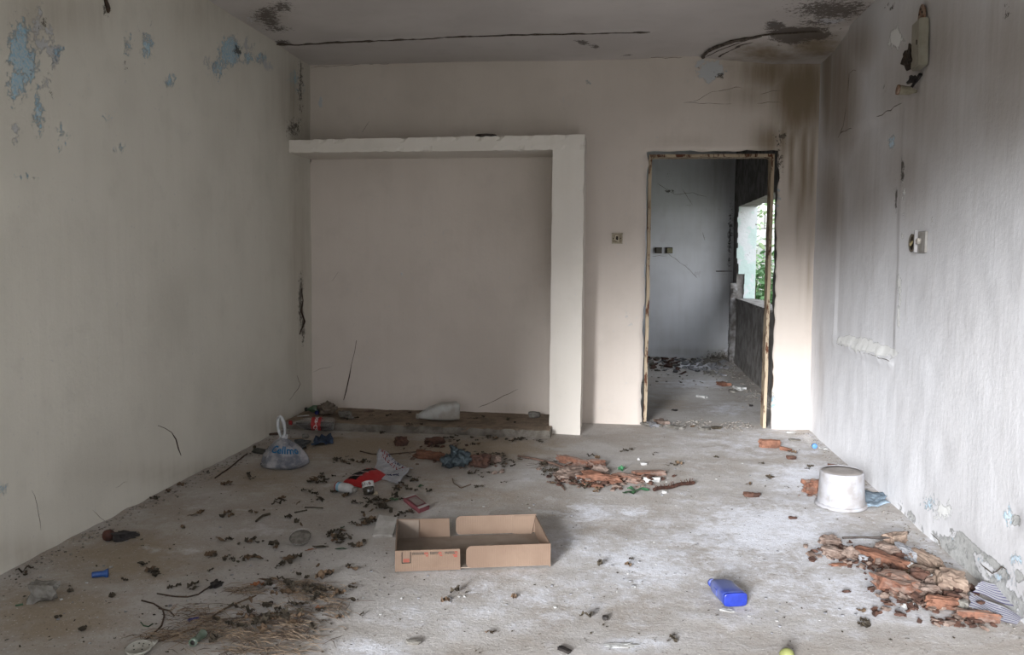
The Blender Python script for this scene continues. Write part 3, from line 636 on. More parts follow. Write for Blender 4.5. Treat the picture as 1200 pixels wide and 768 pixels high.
for j in range(Mh+1): rings.append([bm.verts.new(bag_surf(2*math.pi*k/N, j/Mh)) for k in range(N)])
for j in range(Mh):
    for k in range(N): bm.faces.new((rings[j][k], rings[j][(k+1) % N], rings[j+1][(k+1) % N], rings[j+1][k]))
bm.faces.new(rings[0][::-1]); obj('body', bm, M_bag, bag, True)
bm = bmesh.new(); path = []
for k in range(13):
    t = 2*math.pi*k/12; path.append((.021*math.sin(t)-.004, 0, .172+.062-.062*math.cos(t)))
bm_tube(bm, path, [.0055+.006*abs(math.sin(math.pi*k/12)) for k in range(13)], 8)
for v in bm.verts: v.co.x -= (v.co.z-.175)*.10
obj('handle', bm, M_bagh, bag, True)
o = obj('knot', lump_bm(.034, .03, .03, 2, .8, .3, 6), M_bagh, bag, True); o.location = (.010, 0, .160)
M_dkblue = simple('dark_contents', rgb(52, 58, 78), rgb(84, 82, 86), scale=25)
for k, (x, y, z, L) in enumerate(((-.06, -.02, .006, .10), (.05, -.01, .006, .10), (-.02, .02, .05, .09), (-.075, -.01, .05, .05))):
    o = obj('contents', lump_bm(L, .08, .055, 20+k, .6, .3, 5), M_dkblue, bag, True); o.location = (x, y, z)
def text_mesh(txt, size, shear=0.0, bold=0.0, ext=.0006):
    cu = bpy.data.curves.new('lettering', 'FONT'); cu.body = txt; cu.size = size; cu.shear = shear; cu.offset = bold; cu.extrude = ext; cu.align_x = 'CENTER'; cu.resolution_u = 3
    o = bpy.data.objects.new('t', cu); col.objects.link(o); dg = bpy.context.evaluated_depsgraph_get(); me = bpy.data.meshes.new_from_object(o.evaluated_get(dg)); bpy.data.objects.remove(o); bpy.data.curves.remove(cu); return me
me = text_mesh('Cellmo', .060, .15, .0016); me.materials.clear()
me2 = bpy.data.meshes.new('lettering')
vs_ = []
for v in me.vertices:       # wrap the word on to the bag's front
    t = -math.pi/2 + .38 + v.co.x/.115; h = .52 + v.co.y/.178*.85 - v.co.x*.3
    w_ = bag_surf(t, max(0, min(1, h))); n_ = Vector((math.cos(t), math.sin(t), .5)).normalized(); vs_.append(w_+n_*(.003+v.co.z))
me2.from_pydata(vs_, [], [tuple(p.vertices) for p in me.polygons]); obj('lettering', me2, simple('bag_blue', rgb(30, 112, 160)), bag)
# ------------------------------------------------------------------ big drink bottle
s = NT('clear_plastic'); s.color((.42, .40, .38, 1)); s.b.inputs['Roughness'].default_value = .08; s.b.inputs['Specular IOR Level'].default_value = .7; s.b.inputs['Alpha'].default_value = .22; M_clear = s.m
s = NT('bottle_shade'); s.color(rgb(20, 14, 14)); s.b.inputs['Roughness'].default_value = .35; s.b.inputs['Specular IOR Level'].default_value = .1; M_btshade = s.m
M_red = simple('label_red', rgb(186, 26, 30), rgb(166, 22, 26), rough=.5, spec=.3); M_cap = simple('cap_red', rgb(170, 28, 30), rgb(140, 24, 26), rough=.45)
bt = thing('drink_bottle', 'large clear soft drink bottle with red label lying in front of the step', 'bottle', (-2.262, 5.685, .070), (0, R(91), R(4)))
pr = [(.0125, .012), (.013, .03), (.017, .05), (.032, .095), (.046, .13), (.049, .15), (.047, .17), (.0465, .235), (.050, .25), (.0505, .285), (.047, .31), (.036, .322), (.01, .316)]
bm = bmesh.new(); bm_lathe(bm, pr, 32); obj('body', bm, M_clear, bt, True)
bm = bmesh.new(); bm_lathe(bm, [(.0155, 0), (.016, .002), (.016, .016), (.0165, .018), (.0165, .022)], 24); obj('cap', bm, M_cap, bt, True)
bm = bmesh.new(); bm_lathe(bm, [(.0478, .168), (.0478, .236)], 32, close=False); obj('label', bm, M_red, bt, True)
bm = bmesh.new(); bm_lathe(bm, [(.016*.9, .052), (.030, .095), (.044, .13), (.046, .16), (.046, .28), (.040, .31), (.02, .315)], 32)
geom = bm.verts[:]+bm.edges[:]+bm.faces[:]
RM = (Matrix.Rotation(R(4), 3, 'Z') @ Matrix.Rotation(R(91.5), 3, 'Y') @ Matrix.Rotation(R(40), 3, 'X'))
dn = Vector((0, 0, 1)); dn = (bt.rotation_euler.to_matrix().inverted() @ dn)
r_ = bmesh.ops.bisect_plane(bm, geom=geom, plane_co=dn*.004, plane_no=dn, clear_outer=True); bmesh.ops.holes_fill(bm, edges=bm.edges[:])
obj('shade_fill', bm, M_btshade, bt, True)  # dark lower half, standing in for the step's shadow and reflection
me = text_mesh('Coca-Cola', .040, .35, .0006); vs_ = []
cam_dir = bt.rotation_euler.to_matrix().inverted() @ (Vector((0, 0, CAM_H))-Vector(bt.location)).normalized(); a0 = math.atan2(cam_dir.y, cam_dir.x)
for v in me.vertices:
    an = a0 + v.co.x/.048 - .15; vs_.append(Vector(((.0484+v.co.z)*math.cos(an), (.0484+v.co.z)*math.sin(an), .213-v.co.y)))
me2 = bpy.data.meshes.new('lettering'); me2.from_pydata(vs_, [], [tuple(p.vertices) for p in me.polygons]); obj('lettering', me2, simple('print_white', rgb(226, 222, 220)), bt)
# ------------------------------------------------------------------ jerrycan on the step
s = NT('milky_plastic'); p = s.pos(obj=True); s.color(s.mix(s.ramp(s.noise(9, 5, p), .4, .65), rgb(168, 167, 163), rgb(146, 140, 132))); s.b.inputs['Roughness'].default_value = .4; s.b.inputs['Subsurface Weight'].default_value = .15; s.b.inputs['Subsurface Radius'].default_value = (.02, .02, .02); M_milky = s.m
a = on_plane(509, 495, 2, STEP_Z)
jc = thing('water_canister', 'milky white plastic canister lying on the concrete step', 'canister', (a.x+.012, a.y+.07, STEP_Z+.002), (0, 0, R(22)))
MX = Matrix.Rotation(R(90), 4, 'Z')
obj('body', rounded_body([(-.150, 0, .062, .060, .056, .75), (-.142, 0, .064, .068, .063, .75), (-.03, 0, .064, .068, .063, .75), (.0, .004, .060, .062, .058, .6), (.06, .012, .050, .046, .044, .45), (.11, .022, .038, .030, .028, .3), (.140, .026, .030, .017, .017, 0)], MX), M_milky, jc, True)
obj('cap', rounded_body([(.138, .026, .030, .020, .020, 0), (.154, .028, .029, .020, .020, 0)], MX), M_milky, jc, True)
bm = bmesh.new()
for k in range(3): bm_tube(bm, [(-.02-.03*k*0, -.02+k*.02, .118-.004*k), (-.06, -.02+k*.02, .104-.003*k), (-.10, -.012+k*.012, .068)], .0022, 5)
obj('rib', bm, M_milky, jc, True)
# ------------------------------------------------------------------ snack packet, sack, white bottle, jar
def sheet(name, corners, nu, nv, amp, mat, parent=None, freq=9, seed=0, lift=.006, th=0.0, close_floor=True, sag=None):
    """crumpled sheet between four 3-D corners (a b c d round the edge)"""
    a, b, c, d = [Vector(p) for p in corners]; bm = bmesh.new(); g = []
    for j in range(nv+1):
        row = []
        for i in range(nu+1):
            u, v = i/nu, j/nv; p = (a*(1-u)+b*u)*(1-v)+(d*(1-u)+c*u)*v
            q = p*freq+Vector((seed, seed*2, 0)); k = amp*(1.4*abs(noise.noise(q))+.5*noise.noise(q*2.3))
            p = p+Vector((noise.noise(q*1.1)*amp*.8, noise.noise(q*1.1+Vector((9, 0, 0)))*amp*.8, lift+max(0, k)+(sag(u, v) if sag else 0)))
            row.append(bm.verts.new(p))
        g.append(row)
    for j in range(nv):
        for i in range(nu): bm.faces.new((g[j][i], g[j][i+1], g[j+1][i+1], g[j+1][i]))
    if th:
        bmesh.ops.recalc_face_normals(bm, faces=bm.faces[:]); bmesh.ops.solidify(bm, geom=bm.faces[:], thickness=th)
    return obj(name, bm, mat, parent, True)
M_sack = simple('white_sack', rgb(198, 200, 208), rgb(176, 178, 188), scale=30, rough=.5, spec=.35)
c4 = [spot(437, 560), spot(466, 570), spot(484, 554), spot(444, 539)]
def sk_sag(u, v): return .060*math.exp(-((u-.05)**2+(v-1)**2)*5)+.02*math.exp(-((u-1)**2+(v-.6)**2)*8)
sack = sheet('printed_sack', c4, 16, 14, .016, M_sack, freq=11, seed=4, sag=sk_sag, th=.0012)
tag(sack, 'crumpled white sack with red and blue print behind the red snack packet', 'sack')
dpg = sack.data
def scribble(parent, quads, mat, name='print'):
    bm = bmesh.new()
    for P in quads: bm_tube(bm, P, .0022, 4)
    o = obj(name, bm, mat, parent); o['kind'] = 'stuff'; return o
def on_sheet(u, v):
    a, b, c, d = c4; p = (a*(1-u)+b*u)*(1-v)+(d*(1-u)+c*u)*v; q = p*11+Vector((4, 8, 0)); k = .016*(1.4*abs(noise.noise(q))+.5*noise.noise(q*2.3))
    return p+Vector((noise.noise(q*1.1)*.0128, noise.noise(q*1.1+Vector((9, 0, 0)))*.0128, .0085+max(0, k)+sk_sag(u, v)))
random.seed(5)
def glyph_row(u0, v0, u1, v1, n, h):
    out = []
    for i in range(n):
        t = (i+.5)/n; cu, cv = u0+(u1-u0)*t, v0+(v1-v0)*t; w_ = .32*abs(u1-u0+v1-v0)/n
        k = random.choice(('I', 'N', 'C', 'L', 'A'))
        S = {'I': [(0, -1), (0, 1)], 'N': [(-1, -1), (-1, 1), (1, -1), (1, 1)], 'C': [(1, 1), (-.6, .9), (-1, 0), (-.6, -.9), (1, -1)], 'L': [(-1, 1), (-1, -1), (1, -1)], 'A': [(-1, -1), (0, 1), (1, -1)]}[k]
        out.append([on_sheet(min(.98, max(.02, cu+x*w_)), min(.98, max(.02, cv+y*h))) for x, y in S])
    return out
M_rp = simple('sack_red', rgb(186, 60, 60)); M_bp = simple('sack_blue', rgb(38, 50, 110))
scribble(sack, glyph_row(.12, .80, .90, .62, 8, .055), M_rp, 'red_print'); scribble(sack, glyph_row(.10, .93, .30, .90, 3, .04)+glyph_row(.75, .84, .95, .78, 3, .03), M_rp, 'red_print')
scribble(sack, glyph_row(.25, .96, .80, .86, 5, .055), M_bp, 'blue_print'); scribble(sack, glyph_row(.50, .22, .85, .42, 5, .05), M_bp, 'blue_print')
# snack packet
ca, cb = spot(398, 566), spot(446, 557)
a, d = spot(422, 573), spot(424, 553)
pk = thing('snack_packet', 'puffed red snack packet with a black band and white stripes', 'packet', (0, 0, 0))
P4 = [spot(400, 568), spot(423, 573.5), spot(455, 560.5), spot(437, 553)]
ctr = sum(P4, Vector())/4; pk.location = ctr
P4 = [p-ctr for p in P4]; P4 = [P4[1], P4[2], P4[3], P4[0]]     # u along the long side, v towards the back
def pksurf(u, v, up):
    a, b, c, d = P4; p = (a*(1-u)+b*u)*(1-v)+(d*(1-u)+c*u)*v; e = (max(0, 4*u*(1-u)))**.45*(max(0, 4*v*(1-v)))**.5
    w_ = noise.noise(Vector((u*6, v*5, 1)))*.006*e
    return p+Vector((0, 0, .004+(.050*e+w_ if up else 0)))
def pk_patch(u0, u1, v0, v1, off=0.0, nu=14, nv=8, up=True):
    bm = bmesh.new(); g = [[bm.verts.new(pksurf(u0+(u1-u0)*i/nu, v0+(v1-v0)*j/nv, up)+Vector((0, -off*.4, off))) for i in range(nu+1)] for j in range(nv+1)]
    for j in range(nv):
        for i in range(nu): bm.faces.new((g[j][i], g[j][i+1], g[j+1][i+1], g[j+1][i]))
    return bm
bm = pk_patch(0, 1, 0, 1, nu=20, nv=14); t2 = bpy.data.meshes.new('t'); b2 = pk_patch(0, 1, 0, 1, nu=20, nv=14, up=False); b2.to_mesh(t2); b2.free(); bm.from_mesh(t2); bpy.data.meshes.remove(t2)
M_pred = simple('packet_red', rgb(200, 22, 28), rgb(176, 18, 24), rough=.5, spec=.2, scale=16)
obj('pouch', bm, M_pred, pk, True)
obj('black_band', pk_patch(.08, .80, .38, .80, .0012), simple('packet_black', rgb(34, 30, 30), rough=.6, spec=.1), pk, True)
for u in (.14, .34): 
    bm = bmesh.new(); n = 8; g = [[bm.verts.new(pksurf(u+.10*(1-j/n)*1.0+w_, .30+.48*j/n, True)+Vector((0, -.001, .0028))) for w_ in (0, .035)] for j in range(n+1)]
    for j in range(n): bm.faces.new((g[j][0], g[j][1], g[j+1][1], g[j+1][0]))
    obj('white_stripe', bm, simple('packet_white', rgb(220, 190, 188)), pk, True)
bm = bmesh.new()
for k, (u, v) in enumerate(((.62, .55), (.66, .62), (.64, .48), (.69, .56), (.60, .64), (.57, .56))):
    b_ = pk_patch(u, u+.045, v, v+.09, .0028, 2, 2); t2 = bpy.data.meshes.new('t'); b_.to_mesh(t2); b_.free(); bm.from_mesh(t2); bpy.data.meshes.remove(t2)
obj('emblem', bm, simple('packet_pink', rgb(206, 96, 92)), pk)
# white squeeze bottle in front
a, b = spot(395, 577), spot(424, 583); d = b-a
t = thing('white_bottle', 'small white bottle with light blue and red label in front of the red packet', 'bottle', a+Vector((-.008, .012, .026)), (0, R(90), math.atan2(d.y, d.x)))
bm = bmesh.new(); bm_lathe(bm, [(.014, 0), (.024, .004), (.026, .012), (.026, .085), (.022, .105), (.014, .118), (.012, .122)], 24); obj('body', bm, simple('bottle_white', rgb(206, 206, 206), rgb(186, 184, 182), rough=.4), t, True)
bm = bmesh.new(); bm_lathe(bm, [(.0264, .018), (.0264, .036)], 24, close=False); obj('blue_label', bm, simple('pale_blue', rgb(130, 184, 210)), t, True)
bm = bmesh.new(); bm_lathe(bm, [(.0262, .008), (.0264, .016)], 24, close=False); obj('red_label', bm, M_redink, t, True)
bm = bmesh.new(); bm_lathe(bm, [(.013, .120), (.0135, .122), (.0135, .138), (.012, .140)], 20); obj('cap', bm, simple('clear_cap', rgb(150, 146, 140), rgb(128, 122, 116), rough=.3), t, True)
# jar
a = spot(431, 583)
t = thing('glass_jar', 'small dark glass jar with white printed lid leaning on the red packet', 'jar', a+Vector((.004, .012, .012)), (R(-24), R(-16), 0))
bm = bmesh.new(); bm_lathe(bm, [(.024, 0), (.028, .004), (.029, .034), (.027, .040)], 24); obj('body', bm, simple('dark_glass', rgb(74, 66, 54), rgb(48, 44, 38), rough=.2, spec=.6), t, True)
bm = bmesh.new(); bm_lathe(bm, [(.0300, .036), (.0312, .038), (.0312, .064), (.0305, .066), (.028, .067)], 24); obj('lid', bm, simple('lid_white', rgb(214, 212, 210), rough=.4), t, True)
bm = bmesh.new()
for k in range(7):
    an = R(-150+k*18); x, y = .0316*math.cos(an), .0316*math.sin(an); bm_tube(bm, [(x, y, .043), (x*1.0, y*1.0, .052+.006*(k % 2))], .0018, 4)
obj('lid_lettering', bm, M_blackink, t)
bm = bmesh.new()
for k in (5,): an = R(-150+k*18+9); bm_tube(bm, [(.0316*math.cos(an), .0316*math.sin(an), .045), (.0316*math.cos(an), .0316*math.sin(an), .058)], .002, 4)
obj('lid_lettering', bm, M_redink, t)
piece('shell_fragment', 'cream coloured shell fragment just right of the small dark jar', 'fragment', 436, 581, 442, 580, .022, .02, simple('cream', rgb(206, 190, 160)), 6, .8)
# pink carton, plaster slab, clear dish
P = [spot(473, 588), spot(485, 584), spot(503, 597), spot(491, 602)]; ctr = sum(P, Vector())/4
t = thing('crushed_carton', 'crushed pink and white cigarette carton lying just behind the cardboard tray', 'carton', ctr)
bm = bmesh.new(); lo = [bm.verts.new(p-ctr+Vector((0, 0, 0))) for p in P]; hi = [bm.verts.new(p-ctr+Vector((.002*(i-1), .002, .016+.006*(i % 2)))) for i, p in enumerate(P)]
bm.faces.new(lo[::-1]); bm.faces.new(hi)
for i in range(4): bm.faces.new((lo[i], lo[(i+1) % 4], hi[(i+1) % 4], hi[i]))
bmesh.ops.recalc_face_normals(bm, faces=bm.faces[:]); obj('carton_body', bm, simple('faded_pink', rgb(160, 84, 92), rgb(140, 72, 80), scale=18), t)
def quad_on(P, ctr, f, z, mat, name, par):
    bm = bmesh.new(); a, b, c, d = P; q = lambda u, v: (a*(1-u)+b*u)*(1-v)+(d*(1-u)+c*u)*v-ctr+Vector((0, .002, z))
    u0, u1, v0, v1 = f; vs = [bm.verts.new(q(*w)+Vector((0, 0, h))) for h in (0, .0012) for w in ((u0, v0), (u1, v0), (u1, v1), (u0, v1))]
    bm.faces.new(vs[3::-1]); bm.faces.new(vs[4:]); [bm.faces.new((vs[i], vs[(i+1) % 4], vs[4+(i+1) % 4], vs[4+i])) for i in range(4)]; return obj(name, bm, mat, par)
quad_on(P, ctr, (.15, .85, .22, .78), .022, simple('carton_grey', rgb(168, 152, 146), rgb(146, 130, 124), scale=20), 'worn_panel', t)
quad_on(P, ctr, (.0, 1.0, 0, .10), .022, simple('carton_white', rgb(206, 198, 194)), 'white_edge', t); quad_on(P, ctr, (.0, 1.0, .88, 1.0), .022, MATS['carton_white'], 'white_edge', t)
o = piece('plaster_slab', 'flat grey plaster slab leaning against the left end of the cardboard tray', 'plaster', 437, 629, 460, 630, .125, .022, simple('slab_grey', rgb(162, 157, 151), rgb(140, 134, 127), scale=20), 31, .06, .08, 5, .1); o.rotation_euler.x = R(26); o.location.z += .022; o.location.y += .012
a = spot(349, 640)
t = thing('clear_dish', 'shallow round clear plastic dish on dusty floor left of the plaster slab', 'dish', a+Vector((0, .035, .012)), (R(24), R(3), 0))
bm = bmesh.new(); bm_lathe(bm, [(.030, 0), (.040, .004), (.048, .024), (.050, .026), (.0515, .024)], 28, close=False); obj('wall', bm, M_clear, t, True)
bm = bmesh.new(); bm_lathe(bm, [(.046, .020), (.040, .021), (.01, .022)], 28); obj('dusty_base', bm, simple('dish_dust', rgb(136, 130, 122), rgb(100, 94, 86), scale=40), t, True)
# ------------------------------------------------------------------ cloths and crumpled plastic
M_cloth = simple('grey_cloth', rgb(104, 112, 118), rgb(78, 84, 90), scale=30, bump=.01); M_cloth2 = simple('blue_cloth', rgb(70, 92, 120), rgb(48, 62, 88), scale=30, bump=.01)
tag(sheet('grey_rag', [spot(338, 530), spot(358, 528), spot(363, 518), spot(346, 518)], 14, 10, .03, M_cloth, seed=2, freq=14, th=.002), 'dull grey rag behind the knotted carrier bag', 'rag')
tag(sheet('blue_rag', [spot(366, 524), spot(393, 521), spot(388, 514), spot(369, 515)], 14, 10, .035, M_cloth2, seed=8, freq=15, th=.002), 'faded blue rag in front of the large drink bottle', 'rag')
M_cloth3 = simple('pale_blue_cloth', rgb(150, 170, 186), rgb(118, 138, 154), scale=24, bump=.01)
tag(sheet('pale_rag', [spot(1006, 598), spot(1041, 596), spot(1038, 582), spot(1010, 578)], 16, 12, .022, M_cloth3, seed=5, freq=12, th=.002), 'pale blue rag lying between the upturned bucket and the right wall', 'rag')
M_teal = simple('teal_plastic', rgb(84, 98, 104), rgb(48, 58, 64), scale=26, rough=.5, bump=.012)
a = spot(533, 551); t = thing('crumpled_bag', 'crumpled dark blue-grey plastic bag between two reddish brick lumps', 'bag', a+Vector((0, .05, 0)))
for nm, x, z, L, W, Tt, sd, rz in (('lobe', -.045, 0, .095, .09, .075, 41, 10), ('lobe', .035, 0, .090, .09, .085, 42, -20), ('twisted_top', -.012, .06, .05, .05, .065, 43, 40)):
    o = obj(nm, lump_bm(L, W, Tt, sd, .8, .35, 8, .2, .5), M_teal, t, True); o.location = (x, 0, z); o.rotation_euler = (0, 0, R(rz))
# corner of the step: green bottle, cap, brown wad, white stick
a = on_plane(363, 485, 2, STEP_Z); t = thing('green_bottle', 'crushed green plastic bottle in the far left corner of the step', 'bottle', a+Vector((-.045, .05, .022)), (0, R(88), R(12)))
bm = bmesh.new(); bm_lathe(bm, [(.012, 0), (.012, .02), (.030, .05), (.031, .075), (.028, .085), (.032, .10), (.028, .12), (.01, .122)], 20)
for v in bm.verts: v.co *= 1+.25*noise.noise(v.co*40)
obj('body', bm, simple('green_plastic', rgb(52, 84, 54), rgb(86, 108, 84), rough=.3, spec=.5, scale=30), t, True)
bm = bmesh.new(); bm_lathe(bm, [(.015, -.012), (.015, .006)], 16); obj('neck_ring', bm, M_black, t, True)
a = on_plane(371, 487, 2, STEP_Z); t = thing('blue_stopper', 'dark blue bottle stopper on the step beside the crushed green bottle', 'stopper', a+Vector((0, .01, .016)), (R(70), 0, R(10)))
bm = bmesh.new(); bm_lathe(bm, [(.015, 0), (.0155, .002), (.0155, .012), (.014, .014)], 18); obj('shell', bm, simple('navy', rgb(26, 36, 104), rough=.4), t, True)
piece('crumpled_paper', 'dusty brown crumpled paper wad on the step behind the drink bottle', 'paper', 373, 488, 391, 487, .10, .075, simple('brown_paper', rgb(132, 118, 104), rgb(108, 94, 80), scale=20, bump=.01), 51, .85, .4, 8, 0, step=True, crease=.4, smooth=True)
def stick(name, label, cat, pts, rad, mat, step=False, z=.004, group=None, seg=6):
    P = [spot(x, y, step)+Vector((0, 0, rad+z*abs(math.sin(i*1.7)))) for i, (x, y) in enumerate(pts)]; c_ = P[0].copy()
    Q = [P[0]]
    for a_, b_ in zip(P, P[1:]):
        k = max(1, int((b_-a_).length/.03))
        for i in range(1, k+1): q = a_.lerp(b_, i/k); Q.append(q+Vector((nz(q, 20, 1), nz(q, 20, 4), 0))*.003)
    bm = bmesh.new(); bm_tube(bm, [q-c_ for q in Q], [rad*(.8+.5*abs(nz(q, 40))) for q in Q], seg); o = obj(name, bm, mat); o.location = c_; return tag(o, label, cat, group)
stick('white_stick', 'thin white plastic stick on the step in the corner', 'stick', [(348, 489), (362, 488)], .004, M_white, True)
stick('bamboo_stick', 'pale wooden stick on the floor below the drink bottle', 'stick', [(334, 515), (355, 515)], .004, simple('pale_wood', rgb(150, 130, 96)))
stick('straw_stick', 'thin yellowish straw stalk right of the faded blue rag', 'stalk', [(388, 514), (402, 514.5)], .003, MATS['pale_wood'])
piece('cork_lump', 'rounded brown lump touching the drink bottle label', 'lump', 353, 514, 361, 514, .04, .035, M_stone, 53, .8)
stick('dark_bundle', 'short dark twig bundle against the left wall behind the bag', 'twig', [(313, 512), (326, 511)], .010, M_twig)
piece('dark_shoe_sole', 'dark grey flat rubber scrap against the left side of the carrier bag', 'rubber scrap', 297, 530, 309, 533, .06, .03, simple('rubber', rgb(66, 66, 60), rgb(88, 86, 78)), 55, .7)
piece('stone', 'angular pale stone on the left part of the concrete step', 'stone', 398, 489, 410, 492, .05, .045, M_stone, 56, .3, .3, step=True)
piece('stone', 'small rounded grey stone on the right end of the step beside the column', 'stone', 619, 490, 632, 490, .06, .045, M_stone, 57, .6, .25, step=True)
piece('plaster_lump', 'low brown plaster lump on the step right of the pale stone', 'plaster', 426, 483, 437, 483, .04, .015, M_dusty, 58, .6, .25, step=True)
piece('white_chip', 'bright white chip at the foot of the step near the column', 'chip', 606, 511, 612, 511, .02, .022, M_white, 59, .3, .3)
# small things in the foreground
a = spot(164, 770); a = spot(163, 766)+Vector((0, 0, .008)); t = thing('plastic_disc', 'round white plastic disc with small holes at the bottom left edge', 'disc', a+Vector((0, 0, .004)), (R(8), 0, 0))
bm = bmesh.new(); bm_lathe(bm, [(.036, 0), (.040, .003), (.040, .009), (.037, .010), (.035, .008)], 32); bm_box(bm, (.026, .018, .002), (.040, .044, .009)); obj('disc', bm, simple('lid_cream', rgb(190, 186, 174), rgb(170, 166, 154), scale=60), t, True)
bm = bmesh.new()
for k in range(7): an = k*1.1; r_ = .010+.003*k; bm_lathe(bm, [(.0022, .0075), (.0022, .0092)], 8, T((r_*math.cos(an), .006+r_*math.sin(an), 0)))
obj('hole', bm, M_blackink, t)
a, b = spot(224, 760), spot(238, 748); d = b-a
t = thing('bottle_neck', 'broken green glass bottle neck lying in the straw at the bottom left', 'broken bottle', a+Vector((0, .008, .013)), (0, R(90), math.atan2(d.y, d.x)))
bm = bmesh.new(); bm_lathe(bm, [(.0085, .001), (.013, 0), (.0135, .012), (.0115, .016), (.0125, .05), (.016, .066)], 20, close=False); obj('glass', bm, simple('green_glass', rgb(96, 116, 96), rgb(120, 134, 120), rough=.2, spec=.6, scale=30), t, True)
bm = bmesh.new(); bm_lathe(bm, [(.0088, .002), (.0086, .012)], 16); obj('mouth', bm, M_black, t, True)
piece('blue_wrapper', 'tiny dark blue wrapper lying on straw at the lower left', 'wrapper', 220, 731, 232, 728, .018, .010, simple('wrapper_blue', rgb(36, 40, 128), rgb(28, 32, 104), rough=.4, spec=.5), 61, .4, .3)
stick('green_leaf', 'curved green leaf rib lying left of the straw heap', 'leaf', [(165, 731), (168, 735), (174, 736), (179, 733)], .0028, M_green, z=0)
stick('green_sliver', 'short green leaf sliver left of the pale angular stone', 'leaf', [(18, 710), (27, 708)], .0035, M_green, z=0)
a = spot(922, 776); o = obj('yellow_fruit', lump_bm(.042, .040, .040, 2, 1.0, .04, 6), simple('yellow_peel', rgb(150, 154, 84), rgb(130, 134, 70), rough=.5), smooth=True); o.location = a; tag(o, 'small yellow-green fruit at the bottom edge right of centre', 'fruit')
piece('white_chip', 'flat white plaster flake touching the blue canister', 'chip', 845, 716, 860, 719, .022, .006, M_white, 62, .3, .3)
piece('white_flake', 'large flat white plaster flake near the bottom centre right', 'chip', 712, 760, 743, 758, .03, .006, M_white, 63, .3, .45)
piece('grey_pebble', 'small dark pebble on pale floor behind the large white flake', 'pebble', 706, 727, 713, 727, .02, .016, M_black, 64, .6)
piece('grey_pebble', 'grey pebble on the floor between the straw heap and the flakes', 'pebble', 476, 755, 492, 756, .03, .014, M_stone, 65, .6)
piece('blue_grey_chip', 'dark grey chip at the bottom edge right of the centre', 'chip', 655, 762, 668, 768, .02, .012, M_black, 66, .4)
